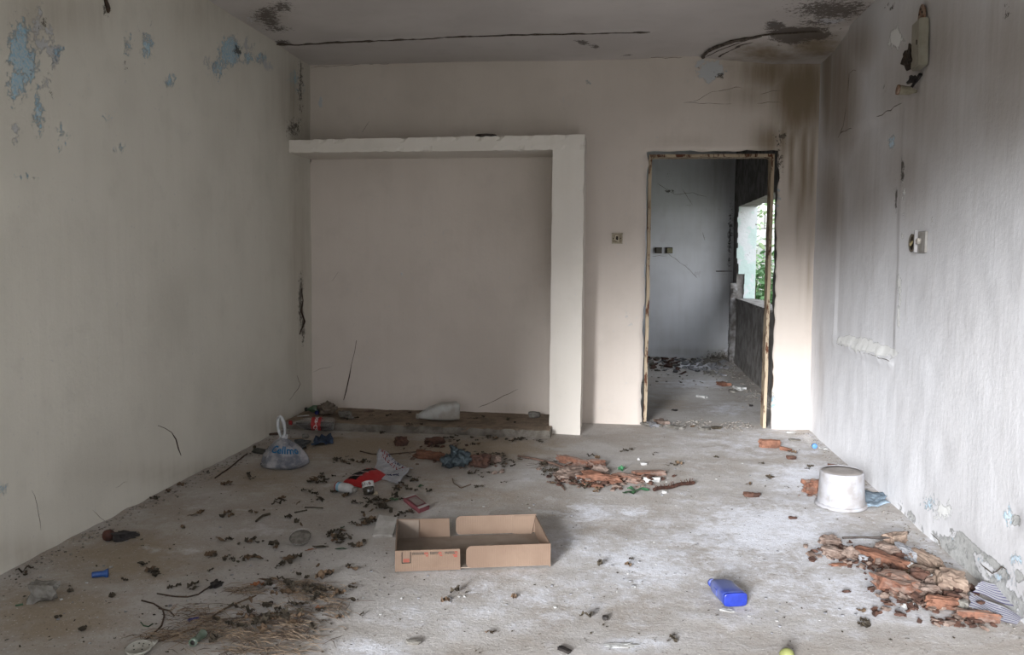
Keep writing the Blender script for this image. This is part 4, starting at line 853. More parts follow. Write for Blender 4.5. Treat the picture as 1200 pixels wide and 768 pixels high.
# ------------------------------------------------------------------ brick lumps across the floor
BP = [('brick_lump', 'squarish reddish brick lump nearest the step, behind the printed sack', 463, 524, 477, 523, .05, .055, M_brown, .4),
('brick_lump', 'rough dark brown brick lump touching the step front', 498, 523, 520, 522, .06, .045, M_brown, .7),
('brick_fragment', 'long orange-brown brick fragment left of the blue-grey bag', 488, 537, 519, 542, .06, .05, M_brick2, .5),
('brick_lump', 'rounded rusty brick lump right of the blue-grey bag', 549, 550, 572, 549, .08, .075, M_brown, .8),
('brick_fragment', 'brown brick fragment behind the rounded rusty lump', 566, 543, 586, 544, .06, .045, M_dusty, .6),
('brick_tube', 'long round terracotta piece at the back of the middle rubble heap', 655, 543, 690, 551, .048, .05, M_brick, .55),
('brick_fragment', 'short curved brick piece right end of the long terracotta piece', 686, 549, 708, 549, .06, .045, M_brick, .6),
('brick_lump', 'crumbly brown brick lump on the left of the middle rubble heap', 655, 566, 684, 560, .11, .06, M_dusty, .8),
('brick_fragment', 'large orange brick piece in the front of the middle rubble heap', 682, 565, 724, 570, .075, .05, M_brick2, .5),
('brick_fragment', 'slim orange brick splinter at the front edge of the middle rubble heap', 682, 570, 705, 573, .028, .022, M_brick2, .5),
('brick_fragment', 'broken brick piece behind the green leaf in the middle rubble heap', 722, 563, 751, 569, .07, .038, M_brick, .4),
('brick_fragment', 'flat jagged brick piece at the right end of the middle rubble heap', 742, 560, 778, 558, .06, .03, M_brick, .25),
('brick_fragment', 'small brick piece in the middle of the middle rubble heap', 697, 556, 712, 559, .05, .05, M_dusty, .6),
('brick_fragment', 'small brown crumb in front of the middle rubble heap', 718, 572, 728, 573, .03, .018, M_dusty, .6),
('brick_fragment', 'boxy reddish brick end on the floor right of the doorway', 891, 525, 914, 525, .05, .055, M_brick2, .15),
('brick_fragment', 'slim brick splinter beside the boxy brick end near the doorway', 915, 527, 928, 530, .03, .025, M_brick2, .3),
('brick_fragment', 'small square brick crumb in front of the slim splinter near the doorway', 923, 539, 933, 539, .03, .022, M_brown, .4),
('brick_fragment', 'lone brown brick crumb on pale floor left of the bucket', 873, 583, 891, 583, .04, .025, M_brown, .6),
('brick_fragment', 'tiny brick crumb on pale floor in front of the bucket', 925, 609, 934, 609, .02, .014, M_brown, .6),
('brick_fragment', 'thin brown brick splinter behind the bucket by the right wall', 970, 546, 984, 548, .02, .014, M_brown, .5),
('brick_fragment', 'round-edged red brick half sticking out behind the bucket', 944, 580, 966, 579, .08, .075, M_brick, .35),
('brick_lump', 'crumbly grey-brown lump at the far left tip of the right rubble pile', 962, 640, 986, 642, .07, .04, M_dusty, .7),
('brick_lump', 'flaky brown lump below the far left tip of the right rubble pile', 966, 652, 991, 658, .06, .04, M_dusty, .6),
('brick_lump', 'rounded pinkish lump left of the long orange shard', 989, 655, 1008, 657, .06, .045, M_dusty, .8),
('brick_splinter', 'thin flat brick splinter lying free in front of the right rubble pile', 974, 664, 998, 663, .02, .010, M_brick2, .4),
('brick_tube', 'clean tan clay tube on top end of the dark rod', 1040, 642, 1061, 637, .055, .055, M_tan, .45),
('brick_shard', 'long jagged orange brick shard across the upper right pile', 1006, 654, 1064, 674, .075, .05, M_brick2, .3),
('grey_pebble', 'small smooth grey stone under the long orange brick shard', 1007, 660, 1019, 662, .03, .03, M_stone2, .8),
('brick_lump', 'brown lump behind the long orange shard under the rod', 1028, 650, 1055, 658, .08, .05, M_dusty, .6),
('smooth_stone', 'smooth bluish-grey stone behind the orange shard in the right pile', 1052, 650, 1075, 662, .06, .05, M_stone2, .6),
('brick_tube', 'long clean tan tube piece nearest the right wall in the upper pile', 1073, 656, 1105, 675, .05, .05, M_tan, .5),
('brick_fragment', 'dusty tan fragment at the lower end of the upper right pile', 1068, 673, 1101, 680, .05, .035, M_tan, .5),
('brick_slab', 'largest broad orange brick lump at the left of the lower right pile', 1034, 692, 1076, 708, .13, .065, M_brick, .45),
('brick_lump', 'rusty brown lump behind the broad orange brick lump', 1066, 683, 1092, 687, .06, .05, M_brown, .6),
('brick_fragment', 'narrow orange piece in the middle of the lower right pile', 1086, 691, 1113, 689, .04, .045, M_dusty, .5),
('brick_slab', 'smooth tan brick face at the right of the lower right pile', 1102, 696, 1136, 700, .10, .07, M_tan, .35),
('brick_lump', 'grey-brown lump in the centre of the lower right pile', 1078, 699, 1104, 704, .06, .04, M_dusty, .7),
('brick_tube', 'round tan brick piece at the front of the lower right pile', 1088, 714, 1123, 717, .05, .045, M_brick2, .5),
('grey_pebble', 'grey stone right of the round tan brick piece at the pile front', 1122, 716, 1136, 717, .04, .038, M_stone, .8),
('brick_fragment', 'dark red wedge between tan brick face and round front piece', 1108, 708, 1126, 709, .04, .045, M_brown, .3),
('grey_pebble', 'small dusty stone right of the dark red wedge', 1124, 706, 1137, 707, .03, .035, M_dusty, .7),
('brick_shard', 'long brown brick shard lying in front of the striped cards', 1122, 725, 1173, 732, .045, .032, M_brick, .5),
('grey_pebble', 'reddish pebble standing apart left of the lower right pile', 1032, 702, 1043, 704, .03, .022, M_dusty, .8),
('grey_pebble', 'flat pinkish pebble lying in front of the lower right pile, left', 1033, 716, 1044, 717, .02, .012, M_dusty, .8),
('grey_pebble', 'crumbling pebble in front of the long brown brick shard', 1106, 734, 1122, 733, .03, .016, M_dusty, .8),
('white_chip', 'white plaster chip on the lower end of the long orange shard', 1058, 668, 1069, 672, .03, .045, M_white, .3),
('white_chip', 'white mortar chip on top of the lower right pile', 1088, 686, 1102, 686, .025, .045, M_white, .3),
('white_chip', 'white mortar crust in front of the broad orange brick lump', 1058, 713, 1070, 712, .02, .020, M_white, .3),
('white_tile', 'broken white tile edge facing forward at the right of the middle heap', 754, 566, 773, 566, .018, .030, M_white, .08),
('white_chip', 'white plaster lump at the left of the middle rubble heap', 675, 565, 682, 565, .02, .028, M_white, .5),
('white_chip', 'square white chip on open floor behind the middle heap', 751, 546, 758, 546, .03, .016, M_white, .1),
('white_chip', 'round white pebble on open floor behind the square white chip', 747, 540, 750, 540, .012, .014, M_white, .9),
('white_chip', 'white pebble in front of the rusty barbed rod', 776, 579, 782, 579, .02, .014, M_white, .8),
('stone', 'flat pale stone by the pier right of the doorway', 926, 517, 938, 517, .05, .015, M_stone, .3),
('white_chip', 'white plaster chip at the foot of the pier right of the doorway', 922, 508, 932, 508, .04, .015, M_white, .3)]
for k, (nm, lb, ax, ay, bx, by, W, Tt, mt, rn) in enumerate(BP):
    ct = {'brick': 'brick fragment', 'white': 'chip', 'grey': 'pebble', 'smooth': 'stone', 'stone': 'stone'}[nm.split('_')[0]]
    big = W > .045
    piece(nm, lb, ct, ax, ay, bx, by, W, Tt, mt, 70+k, rn, .26 if rn > .3 else .14, 7 if big else 4, .2, lift=0)
stick('iron_rod', 'thin dark rod lying across the upper right rubble pile', 'rod', [(987, 641), (1010, 640), (1030, 641), (1046, 640), (1064, 634)], .0065, simple('dark_rod', rgb(92, 84, 80), rgb(66, 58, 54)), z=.0).location.z += .035
# rusty barbed rod
a, b = spot(766, 578), spot(813, 569); d = b-a
t = thing('rusty_rod', 'rusty threaded iron rod with short spikes right of the green leaf', 'rod', a+Vector((0, 0, .016)), (0, 0, math.atan2(d.y, d.x)))
M_rust = simple('rust', rgb(86, 52, 38), rgb(58, 36, 28), scale=60, bump=.006)
bm = bmesh.new(); bm_tube(bm, [(d.length*i/12, 0, .004*math.sin(i)) for i in range(13)], .010, 7); obj('shaft', bm, M_rust, t)
bm = bmesh.new(); random.seed(9)
for i in range(34):
    x = d.length*i/34; an = random.uniform(0, 6.28); bm_tube(bm, [(x, 0, 0), (x+.004, .022*math.cos(an), .004+.014*math.sin(an)+.008)], [.004, .0015], 4)
obj('spike', bm, M_rust, t)['kind'] = 'stuff'
# clear bottle seen from its capped end, white scrap
a = spot(954, 529); t = thing('clear_bottle', 'clear bottle with light blue cap pointing forward at the foot of the right wall', 'bottle', a+Vector((.004, .0, .034)), (R(-88), 0, R(2)))
bm = bmesh.new(); bm_lathe(bm, [(.013, .012), (.014, .03), (.030, .065), (.033, .08), (.033, .19), (.028, .20)], 24); obj('body', bm, M_clear, t, True)
bm = bmesh.new(); bm_lathe(bm, [(.0155, 0), (.0165, .002), (.0165, .018)], 20); obj('cap', bm, simple('sky_cap', rgb(92, 156, 232), rgb(84, 144, 220), rough=.5), t, True)
a = spot(964, 528); tag(sheet('paper_scrap', [a+Vector((-.02, -.012, 0)), a+Vector((.028, -.012, 0)), a+Vector((.024, .02, 0)), a+Vector((-.02, .02, 0))], 6, 5, .012, M_white, seed=3, freq=30, th=.001), 'small white paper scrap right of the blue-capped bottle', 'paper')
# striped cards
s = NT('striped_card'); p = s.n('ShaderNodeTexCoord').outputs['UV']; sp = s.n('ShaderNodeSeparateXYZ'); s.l(p, sp.inputs[0])
fr = s.math('FRACT', s.math('MULTIPLY', sp.outputs[1], 7.0)); msk = s.math('MULTIPLY', s.math('LESS_THAN', fr, .28), s.math('GREATER_THAN', s.noise(14, 3, s.pos()), .36))
s.color(s.mix(msk, rgb(206, 206, 212), rgb(96, 90, 140))); s.b.inputs['Roughness'].default_value = .6; M_stripe = s.m
def card(label, corners, zs):
    P = [spot(x, y) for x, y in corners]; ctr = sum(P, Vector())/4; nu, nv = 12, 9; bm = bmesh.new(); uvl = bm.loops.layers.uv.new('UV'); g = []
    for j in range(nv+1):
        for i in range(nu+1):
            u, v = i/nu, j/nv; q = (P[0]*(1-u)+P[1]*u)*(1-v)+(P[3]*(1-u)+P[2]*u)*v; z = (zs[0]*(1-u)+zs[1]*u)*(1-v)+(zs[3]*(1-u)+zs[2]*u)*v
            e = random.uniform(-.006, .004) if i == 0 else 0
            g.append((bm.verts.new(q-ctr+Vector((e, 0, z+.004*math.sin(u*7+v*3)+.004))), u, v))
    for j in range(nv):
        for i in range(nu):
            q = [g[j*(nu+1)+i], g[j*(nu+1)+i+1], g[(j+1)*(nu+1)+i+1], g[(j+1)*(nu+1)+i]]; f = bm.faces.new([x[0] for x in q])
            for lp, x in zip(f.loops, q): lp[uvl].uv = (x[1], x[2])
    bmesh.ops.solidify(bm, geom=bm.faces[:], thickness=.0015); o = obj('striped_card', bm, M_stripe); o.location = ctr; return tag(o, label, 'card')
card('back white card with violet lines leaning on the right wall foot', [(1140, 704), (1190, 720), (1194, 702), (1150, 697)], (.030, .018, .040, .050))
card('front white card with violet lines fanned under the other card', [(1136, 718), (1192, 736), (1198, 727), (1138, 704)], (.014, .004, .006, .030))
# green leaf wad in the middle heap, leaves with colour
def leaf_bm(L, W, seed, curl=.3, teeth=0):
    random.seed(seed); bm = bmesh.new(); n = 6; rows = []
    for i in range(n+1):
        t = i/n; w_ = W*math.sin(math.pi*min(.97, max(.03, t)))**.8*(1+random.uniform(-.2, .2)); x = L*(t-.5); z = curl*L*.35*noise.noise(Vector((t*4, seed, 0)))+.003
        rows.append([bm.verts.new((x, y*w_/2, z+curl*W*.25*(abs(y))*random.uniform(-.2, 1.3)+random.uniform(0, .002))) for y in (-1, 0, 1)])
    for a_, b_ in zip(rows, rows[1:]):
        for k in range(2): bm.faces.new((a_[k], b_[k], b_[k+1], a_[k+1]))
    mz = min(v.co.z for v in bm.verts)
    for v in bm.verts: v.co.z -= mz-.001
    return bm
M_bgreen = simple('bright_green', rgb(66, 138, 88), rgb(44, 104, 66), scale=30, rough=.5)
def leaf(name, label, px, py, L, W, mat, seed, rz, curl=.4, th=True):
    o = obj(name, leaf_bm(L, W, seed, curl), mat); o.location = spot(px, py)+Vector((0, W*.3, .001)); o.rotation_euler = (0, 0, R(rz)); return tag(o, label, 'leaf')
leaf('green_leaf', 'large bright green leaf in front of the middle rubble heap', 748, 578, .12, .07, M_bgreen, 1, -8)
leaf('green_leaf', 'darker green leaf under the left side of the large bright leaf', 738, 580, .08, .05, M_green, 2, 20)
leaf('green_leaf', 'green leaf standing in the middle of the rubble heap', 728, 553, .05, .04, M_bgreen, 3, 50, 1.2)
leaf('green_leaf', 'small bright green leaf behind the pink carton', 492, 572, .04, .03, M_green, 4, 30, .8)
leaf('green_leaf', 'dark green leaf left of the pink carton', 461, 588, .045, .03, M_green, 5, 0, .8)
leaf('green_leaf', 'small dark green leaf left of the plaster slab', 399, 645, .05, .018, M_green, 6, 8, .5)
leaf('green_leaf', 'tiny green leaf in the dry litter left of the plaster slab', 401, 620, .025, .02, M_green, 7, 60, .8)
leaf('orange_leaf', 'curled orange dry leaf on the straw heap', 300, 690, .05, .035, M_orleaf, 8, 30, .8)
leaf('orange_leaf', 'narrow orange dry leaf in front of the clear dish', 364, 646, .05, .012, M_orleaf, 9, 35, .4)
leaf('brown_leaf', 'curled brown leaf right of the narrow orange leaf', 375, 643, .07, .022, M_dkleaf, 10, 5, .8)
# ------------------------------------------------------------------ wall fittings
M_fit = simple('old_ivory', rgb(204, 192, 168), rgb(184, 172, 148), scale=60, rough=.5); M_fitd = simple('fitting_dark', rgb(70, 56, 44), rgb(48, 40, 34))
c0 = on_plane(723.3, 279.5, 1, D)
t = thing('light_switch', 'old ivory light switch with broken rocker between column and doorway', 'light switch', (c0.x, D-.001, c0.z))
bm = bmesh.new(); w_ = .040
for lo, hi in (((-w_, -.010, -w_), (w_, .004, -w_+.008)), ((-w_, -.010, w_-.008), (w_, .004, w_)), ((-w_, -.010, -w_), (-w_+.007, .004, w_)), ((w_-.007, -.010, -w_), (w_, .004, w_))): bm_box(bm, lo, hi)
obj('frame', bm, M_fit, t)
bm = bmesh.new(); bm_box(bm, (-.034, -.003, -.034), (.034, .002, .034)); obj('plate', bm, simple('fitting_mid', rgb(184, 168, 142), rgb(164, 148, 122)), t)
bm = bmesh.new()
for P in ([(-.012, -.022, .020), (.010, -.022, .020)], [(.010, -.022, .022), (.010, -.022, -.024)], [(-.010, -.022, .020), (-.018, -.022, -.008)], [(-.020, -.022, -.006), (.010, -.022, -.022)]): bm_tube(bm, [Vector(q)+Vector((0, .014, 0)) for q in P], .0035, 5)
obj('rocker', bm, simple('rocker', rgb(246, 232, 204)), t)
bm = bmesh.new(); bm_box(bm, (-.008, -.008, -.012), (.006, -.003, .016)); bm_lathe(bm, [(.004, 0), (.004, .004)], 8, T((-.027, -.003, 0)) @ RX(90)); bm_lathe(bm, [(.004, 0), (.004, .004)], 8, T((.025, -.003, 0)) @ RX(90)); obj('screw', bm, M_fitd, t)
for k, (px, lb) in enumerate(((771.5, 'left worn wall socket on the far wall seen through the doorway'), (784, 'right pale wall socket on the far wall seen through the doorway'))):
    c0 = on_plane(px, 293.5, 1, YF); t = thing('wall_socket', lb, 'socket', (c0.x, YF-.002, c0.z)); bm = bmesh.new(); bm_box(bm, (-.042, -.022, -.036), (.042, .01, .036)); obj('backbox', bm, M_fitd, t)
    bm = bmesh.new(); bm_box(bm, (-.026, -.034, -.032), (.040, -.022, .026)); obj('cover', bm, simple('socket_cover%d' % k, rgb(150, 146, 112) if k else rgb(104, 100, 90)), t)
def rw_pt(px, py): return on_plane(px, py, 0, XR)
c0 = rw_pt(1069.5, 285); t = thing('round_socket', 'round open socket hole on the right wall left of the ivory plate', 'socket', (XR-.001, c0.y, c0.z), (0, R(-90), 0))
bm = bmesh.new(); bm_lathe(bm, [(.040, -.004), (.044, .004), (.036, .006), (.034, .001)], 22, close=False); obj('ring', bm, simple('socket_ring', rgb(140, 130, 114), rgb(110, 100, 86)), t, True)
bm = bmesh.new(); bm_lathe(bm, [(.034, -.003), (.034, .001)], 20); obj('cavity', bm, M_fitd, t)
bm = bmesh.new(); bm_tube(bm, [(.01, -.01, .002), (-.01, .004, .008), (-.004, .012, .005)], .005, 6); obj('terminal', bm, simple('brass', rgb(186, 170, 120), rough=.4), t)
c0 = rw_pt(1082, 282.5); t = thing('socket_plate', 'ivory socket plate with a round button on the right wall', 'socket', (XR-.001, c0.y, c0.z))
bm = bmesh.new(); bm_box(bm, (-.008, -.050, -.055), (.004, .050, .045)); bmesh.ops.bevel(bm, geom=bm.edges[:], offset=.003, segments=1, affect='EDGES'); obj('plate', bm, simple('plate_ivory', rgb(186, 182, 176), rgb(166, 160, 152)), t)
bm = bmesh.new(); bm_lathe(bm, [(.015, 0), (.015, .012), (.011, .016)], 16, T((-.006, .022, 0)) @ RY(-90)); obj('button', bm, simple('button', rgb(212, 204, 192)), t, True)
bm = bmesh.new(); bm_box(bm, (-.020, .055, -.052), (-.004, .064, .050)); obj('loose_edge', bm, simple('edge_white', rgb(206, 202, 202)), t)
# junction box, rusted ring, cable and lamp holder
c0 = rw_pt(1084.5, 51); sc = 1.0
t = thing('junction_box', 'tilted ivory junction box high on the right wall', 'junction box', (XR-.002, c0.y, c0.z), (R(-3), 0, 0))
bm = bmesh.new(); bm_box(bm, (-.045, -.058, -.115), (-.002, .052, .105)); bmesh.ops.bevel(bm, geom=bm.edges[:], offset=.005, segments=2, affect='EDGES'); obj('cover', bm, simple('box_ivory', rgb(176, 170, 152), rgb(160, 152, 134), rough=.5, scale=12), t)
bm = bmesh.new(); bm_box(bm, (-.048, -.030, -.012), (-.044, -.022, .010)); obj('screw_hole', bm, M_fitd, t)
bm = lump_bm(.09, .11, .05, 4, .3, .4, 6, .3); o = obj('torn_gasket', bm, M_fitd, t); o.rotation_euler = (0, R(-90), R(0)); o.location = (0, .095, -.03)
c0 = rw_pt(1083, 20); t = thing('rusted_ring', 'small rusted oval plate above the junction box', 'metal plate', (XR-.004, c0.y, c0.z), (0, R(-90), 0))
bm = bmesh.new(); bm_lathe(bm, [(.030, 0), (.042, .002), (.044, .010), (.030, .012)], 20, sx=1.35, close=True); obj('disc', bm, simple('rust_orange', rgb(146, 96, 66), rgb(176, 150, 130), scale=50), t, True)
bm = bmesh.new()
for k in range(6): an = k*1.05; bm_lathe(bm, [(.006, .011), (.006, .014)], 8, T((.036*math.cos(an), .024*math.sin(an), 0)))
obj('hole', bm, M_fitd, t)
c0 = on_plane(1061, 106, 0, XR-.060); t = thing('lamp_holder', 'small ivory lamp holder with rusty end hanging on a black cable on the right wall', 'lamp holder', c0, (0, R(-84), 0))
e0 = rw_pt(1053, 106)-rw_pt(1067, 106)
bm = bmesh.new(); bm_lathe(bm, [(.007, -.052), (.012, -.034), (.020, -.020), (.021, .0), (.023, .022), (.022, .030)], 18); obj('shell', bm, simple('holder_ivory', rgb(168, 160, 138), rgb(146, 136, 114), scale=30), t, True)
bm = bmesh.new(); bm_lathe(bm, [(.02, .028), (.024, .029), (.024, .038), (.021, .039)], 18); obj('collar', bm, MATS['rust_orange'], t, True)
# cable parts belong to the holder
pts = [rw_pt(x, y) for x, y in ((1069, 105), (1073, 104), (1077, 97), (1079, 93), (1082, 87))]; mw = t.matrix_basis.inverted()
bm = bmesh.new(); bm_tube(bm, [mw @ Vector((XR-.028+.004*i, p.y, p.z)) for i, p in enumerate(pts)], [.005, .006, .007, .009, .010], 6); obj('cable', bm, M_black, t)
o = obj('cable_clamp', lump_bm(.035, .03, .03, 8, .5, .4, 4), M_black, t); o.location = mw @ Vector((XR-.02, pts[3].y+.01, pts[3].z))
# things on the walls and the shelf
def wall_twig(label, pts, axis, val, rad, off, name='dangling_root', cat='root'):
    P = [on_plane(x, y, axis, val) for x, y in pts]; c_ = P[0].copy(); c_[axis] = val+off
    for p in P: p[axis] = val+off
    bm = bmesh.new(); bm_tube(bm, [p-c_ for p in P], [rad*(1 if i in (len(P)-2, len(P)-3) else .45) for i in range(len(P))], 5); o = obj(name, bm, M_twig); o.location = c_; return tag(o, label, cat)
wall_twig('thin dark root clinging to the niche wall above the step', [(418, 399), (416, 412), (412, 428), (410, 440), (406, 458), (403, 469)], 1, D, .0045, -.006)
wall_twig('curved dry root hanging on the lower left wall', [(184, 499), (192, 502), (200, 507), (205, 515), (208, 526), (211, 534)], 0, XL, .0035, .006)
wall_twig('dark cobwebbed root on the left wall near the corner', [(352, 338), (354, 352), (352, 365), (356, 377), (350, 392)], 0, XL, .008, .008)
wall_twig('short dark crust strip high on the left wall', [(121, -3), (123, 4), (125, 10), (125, 15)], 0, XL, .012, .008, 'dark_crust', 'crust')
wall_twig('thin root end sticking out of the far wall of the next room', [(839, 318), (846, 318), (858, 318)], 1, YF, .006, -.008)
c0 = on_plane(569.5, 156, 1, 6.03); t = thing('flat_disc', 'flat dark round tin lying on top of the plaster shelf', 'tin', (c0.x, 6.04, 2.081))
bm = bmesh.new(); bm_lathe(bm, [(.074, 0), (.077, .003), (.077, .022), (.070, .027), (.02, .034)], 28, sy=.8); obj('body', bm, simple('dark_tin', rgb(92, 80, 74), rgb(70, 62, 58), scale=30), t, True)
# ------------------------------------------------------------------ root / twig pieces on the floor, straw, leaf litter
stick('dry_root', 'long wavy dry root lying left of the straw heap', 'root', [(184, 697), (195, 699), (205, 701), (220, 702), (232, 699), (240, 693), (250, 688)], .0028, M_twig, z=0)
piece('root_knot', 'dark knotted end of the long wavy root', 'root', 246, 693, 258, 689, .025, .022, M_black, 91, .6, .5, 5)
stick('dry_root', 'curved dry root with side shoots left of the straw heap', 'root', [(166, 705), (180, 709), (190, 716), (193, 724), (189, 736), (176, 748), (160, 756), (146, 762)], .0030, M_twig, z=0)
stick('dry_twig', 'thin forked twig at the left edge of the straw heap', 'twig', [(204, 724), (198, 718), (186, 715)], .003, M_twig, z=0)
stick('dry_twig', 'long straight twig across the straw heap', 'twig', [(146, 762), (190, 752), (230, 738), (262, 716), (300, 700)], .0030, M_brleaf, z=0)
stick('dry_twig', 'long pinkish stick at the left of the middle rubble heap', 'twig', [(607, 536), (630, 541), (650, 546), (664, 552)], .008, simple('pink_twig', rgb(126, 98, 84), rgb(96, 74, 64)), z=.003)
stick('dry_twig', 'short forked stick in front of the middle rubble heap', 'twig', [(648, 556), (654, 566), (662, 575)], .005, MATS['pink_twig'], z=.002)
stick('dry_twig', 'thin twig lying behind the printed sack', 'twig', [(422, 530), (436, 534), (455, 534), (480, 532), (490, 531)], .004, M_twig)
stick('dry_twig', 'thin bent twig on open floor behind the tray', 'twig', [(530, 562), (532, 568), (540, 573), (552, 569)], .003, M_brleaf)
stick('dry_twig', 'straight dark twig along the left wall foot', 'twig', [(252, 561), (270, 549), (286, 535), (290, 533)], .0045, M_twig)
stick('dry_twig', 'dark twig with a knot in front of the carrier bag', 'twig', [(300, 613), (308, 607), (316, 604)], .006, M_dkleaf)
stick('dry_twig', 'straight dark twig in the litter left of the tray', 'twig', [(357, 596), (368, 597), (379, 597)], .0035, M_dkleaf)
stick('dry_twig', 'short dark twig left of the clear dish', 'twig', [(345, 602), (360, 600)], .0035, M_dkleaf)
random.seed(21)
CL = [  # leaf clumps measured on the photograph: x, y, spread x, spread y, pieces
(188,580,14,4,9),(182,586,6,2,3),(266,568,9,4,5),(292,560,4,4,3),(268,605,12,4,5),(265,633,8,4,4),(295,636,16,4,7),(262,655,16,4,9),(284,658,9,3,5),(297,655,6,3,3),(300,601,10,3,4),(325,590,20,4,6),
(376,567,22,4,10),(380,563,14,4,8),(360,577,6,3,3),(368,581,7,3,3),(372,588,9,3,6),(392,578,4,2,2),(405,582,5,3,2),(425,592,12,4,7),(442,590,14,5,12),(448,596,14,4,12),(462,585,8,3,5),(474,572,14,5,9),(484,565,10,4,6),(500,577,6,2,3),
(425,603,4,2,2),(432,612,14,3,8),(424,616,20,3,9),(402,632,18,6,16),(398,625,12,4,8),(415,640,10,3,4),(385,628,3,2,1),(352,615,4,2,2),(337,607,5,2,2),(344,655,6,4,5),(338,660,8,3,4),(412,668,8,3,3),(330,664,6,2,2),
(410,543,18,4,9),(396,540,10,3,5),(430,541,8,3,4),(470,604,12,4,6),(482,601,8,3,4),(560,571,6,2,3),(557,558,14,3,7),(588,566,4,2,2),(580,540,20,5,14),(590,546,14,4,8),(606,540,10,3,5),(574,534,20,3,10),(556,520,10,3,4),(540,520,5,2,2),
(530,516,20,2,6),(580,515,20,2,8),(600,517,20,2,7),(450,508,8,2,4),(435,505,3,2,2),(620,518,14,2,5),(640,545,14,4,9),(650,556,14,5,11),(660,568,14,4,8),(690,574,20,3,5),(688,538,16,3,3),(735,530,12,2,3),(790,545,9,3,5),(765,533,4,2,2),(840,536,4,2,2),
(826,501,10,2,4),(850,497,12,2,5),(893,545,4,2,2),(903,560,5,3,3),(880,569,4,1,2),(924,573,2,2,1),(935,530,10,4,4),(948,548,8,4,4),(1005,651,2,2,1),(1010,718,6,3,2),(1012,734,10,3,4),(1060,670,20,6,6),(1100,700,20,6,6),
(215,690,20,5,5),(180,672,8,3,5),(184,676,6,2,3),(170,664,6,2,2),(95,630,3,1,1),(40,657,4,2,2),(30,660,10,3,3),(20,673,14,3,4),(130,700,3,1,1),(70,724,4,2,2),(100,740,6,3,3),(84,695,5,2,2),(145,682,6,2,2),(240,600,6,3,2),(216,620,5,2,2),(230,606,6,2,2),(320,640,8,3,4),(250,670,4,1,1),(235,548,12,3,5),(300,527,10,3,3),(212,570,8,2,3),(240,555,10,2,4),
(340,502,12,2,3),(470,486,30,2,4),(430,490,20,3,4),(560,492,30,3,3),(600,494,20,3,3),(500,499,40,2,3),
(520,705,4,2,1),(575,742,5,2,2),(735,664,2,2,1),(740,658,3,2,1),(702,665,4,2,1),(688,724,3,2,1),(788,750,2,2,1),(540,695,8,2,2),(605,700,6,2,1)]
protos = []
for k in range(9):
    random.seed(100+k); L = (.030, .024, .036, .020, .028, .034, .018, .026, .040)[k]; W = L*(.6, .9, .45, .8, .7, .35, .9, .5, .25)[k]
    bm = leaf_bm(L, W, 200+k, random.uniform(.5, 1.2)); me = bpy.data.meshes.new('dry_leaf'); bm.to_mesh(me); bm.free(); me.materials.append(M_dkleaf if k % 4 else M_brleaf); protos.append(me)
def drop(name, me, p, rz, sc, label, cat, group, tx=0, ty=0):
    o = bpy.data.objects.new(name, me); col.objects.link(o); o.location = p; o.rotation_euler = (tx, ty, rz); o.scale = sc; return tag(o, label, cat, group)
LM_ = [('the knotted carrier bag', 326, 540), ('the red snack packet', 425, 565), ('the pink carton', 488, 592), ('the clear dish', 349, 636), ('the plaster slab', 449, 624), ('the cardboard tray', 552, 640), ('the straw heap', 320, 715), ('the blue flared plug', 115, 674),
 ('the dried fruit', 124, 630), ('the pale angular stone', 48, 700), ('the left wall foot', 190, 582), ('the crumpled blue-grey bag', 533, 545), ('the middle rubble heap', 690, 560), ('the long wavy root', 215, 700), ('the column foot', 662, 512), ('the doorway threshold', 820, 500), ('the upturned bucket', 985, 590),
 ('the upper right rubble pile', 1030, 650), ('the lower right rubble pile', 1090, 700), ('the blue canister', 855, 700), ('the yellow fruit', 922, 766), ('the large white flake', 727, 757), ('the water canister', 509, 488), ('the white disc', 164, 765), ('the brick end near the doorway', 902, 522), ('the drink bottle', 365, 505)]
def near(p):
    best = None
    for nm, x, y in LM_:
        q = fl(x, y); d = (Vector((q.x, q.y, 0))-Vector((p.x, p.y, 0))).length
        if best is None or d < best[0]: best = (d, nm)
    return best[1]
LEAF = []; random.seed(33)
for cx, cy_, sx_, sy_, n in CL:
    on_step = 380 < cx < 640 and cy_ < 500
    for i in range(n):
        x, y = random.gauss(cx, sx_*.5), random.gauss(cy_, sy_*.5); p = spot(x, y, on_step)
        if not (XL+.03 < p.x < XR-.03 and p.y < D-.03): continue
        LEAF.append((p+Vector((0, 0, .002)), random.uniform(0, 6.28), random.uniform(.7, 1.9), random.choice(protos), px_size(p)))
LEAF.sort(key=lambda t: t[4]/t[2])
for p, rz, sc, me, _ in LEAF[:300]:
    drop('dry_leaf', me, p, rz, (sc, sc, sc), 'small dark dried leaf scrap on the floor near '+near(p), 'leaf', 'dried leaf scraps near '+near(p), random.uniform(-.2, .2), random.uniform(-.2, .2))
def merged(name, items, mat, label, cat, parent=None):
    vs, fs = [], []
    for me, M in items:
        b0 = len(vs); vs += [M @ v.co for v in me.vertices]; fs += [tuple(b0+i for i in p.vertices) for p in me.polygons]
    me = bpy.data.meshes.new(name); me.from_pydata(vs, [], fs); o = obj(name, me, mat, parent); o['kind'] = 'stuff'
    if not parent: tag(o, label, cat)
    return o
def TM(p, rz, sc, rx=0, ry=0): return T(p) @ Matrix.Rotation(rz, 4, 'Z') @ Matrix.Rotation(rx, 4, 'X') @ Matrix.Rotation(ry, 4, 'Y') @ Matrix.Diagonal((sc, sc, sc, 1))
items = [(me, TM(p, rz, sc)) for p, rz, sc, me, _ in LEAF[300:]]
random.seed(44)          # crumbs of leaf over the whole floor, denser left
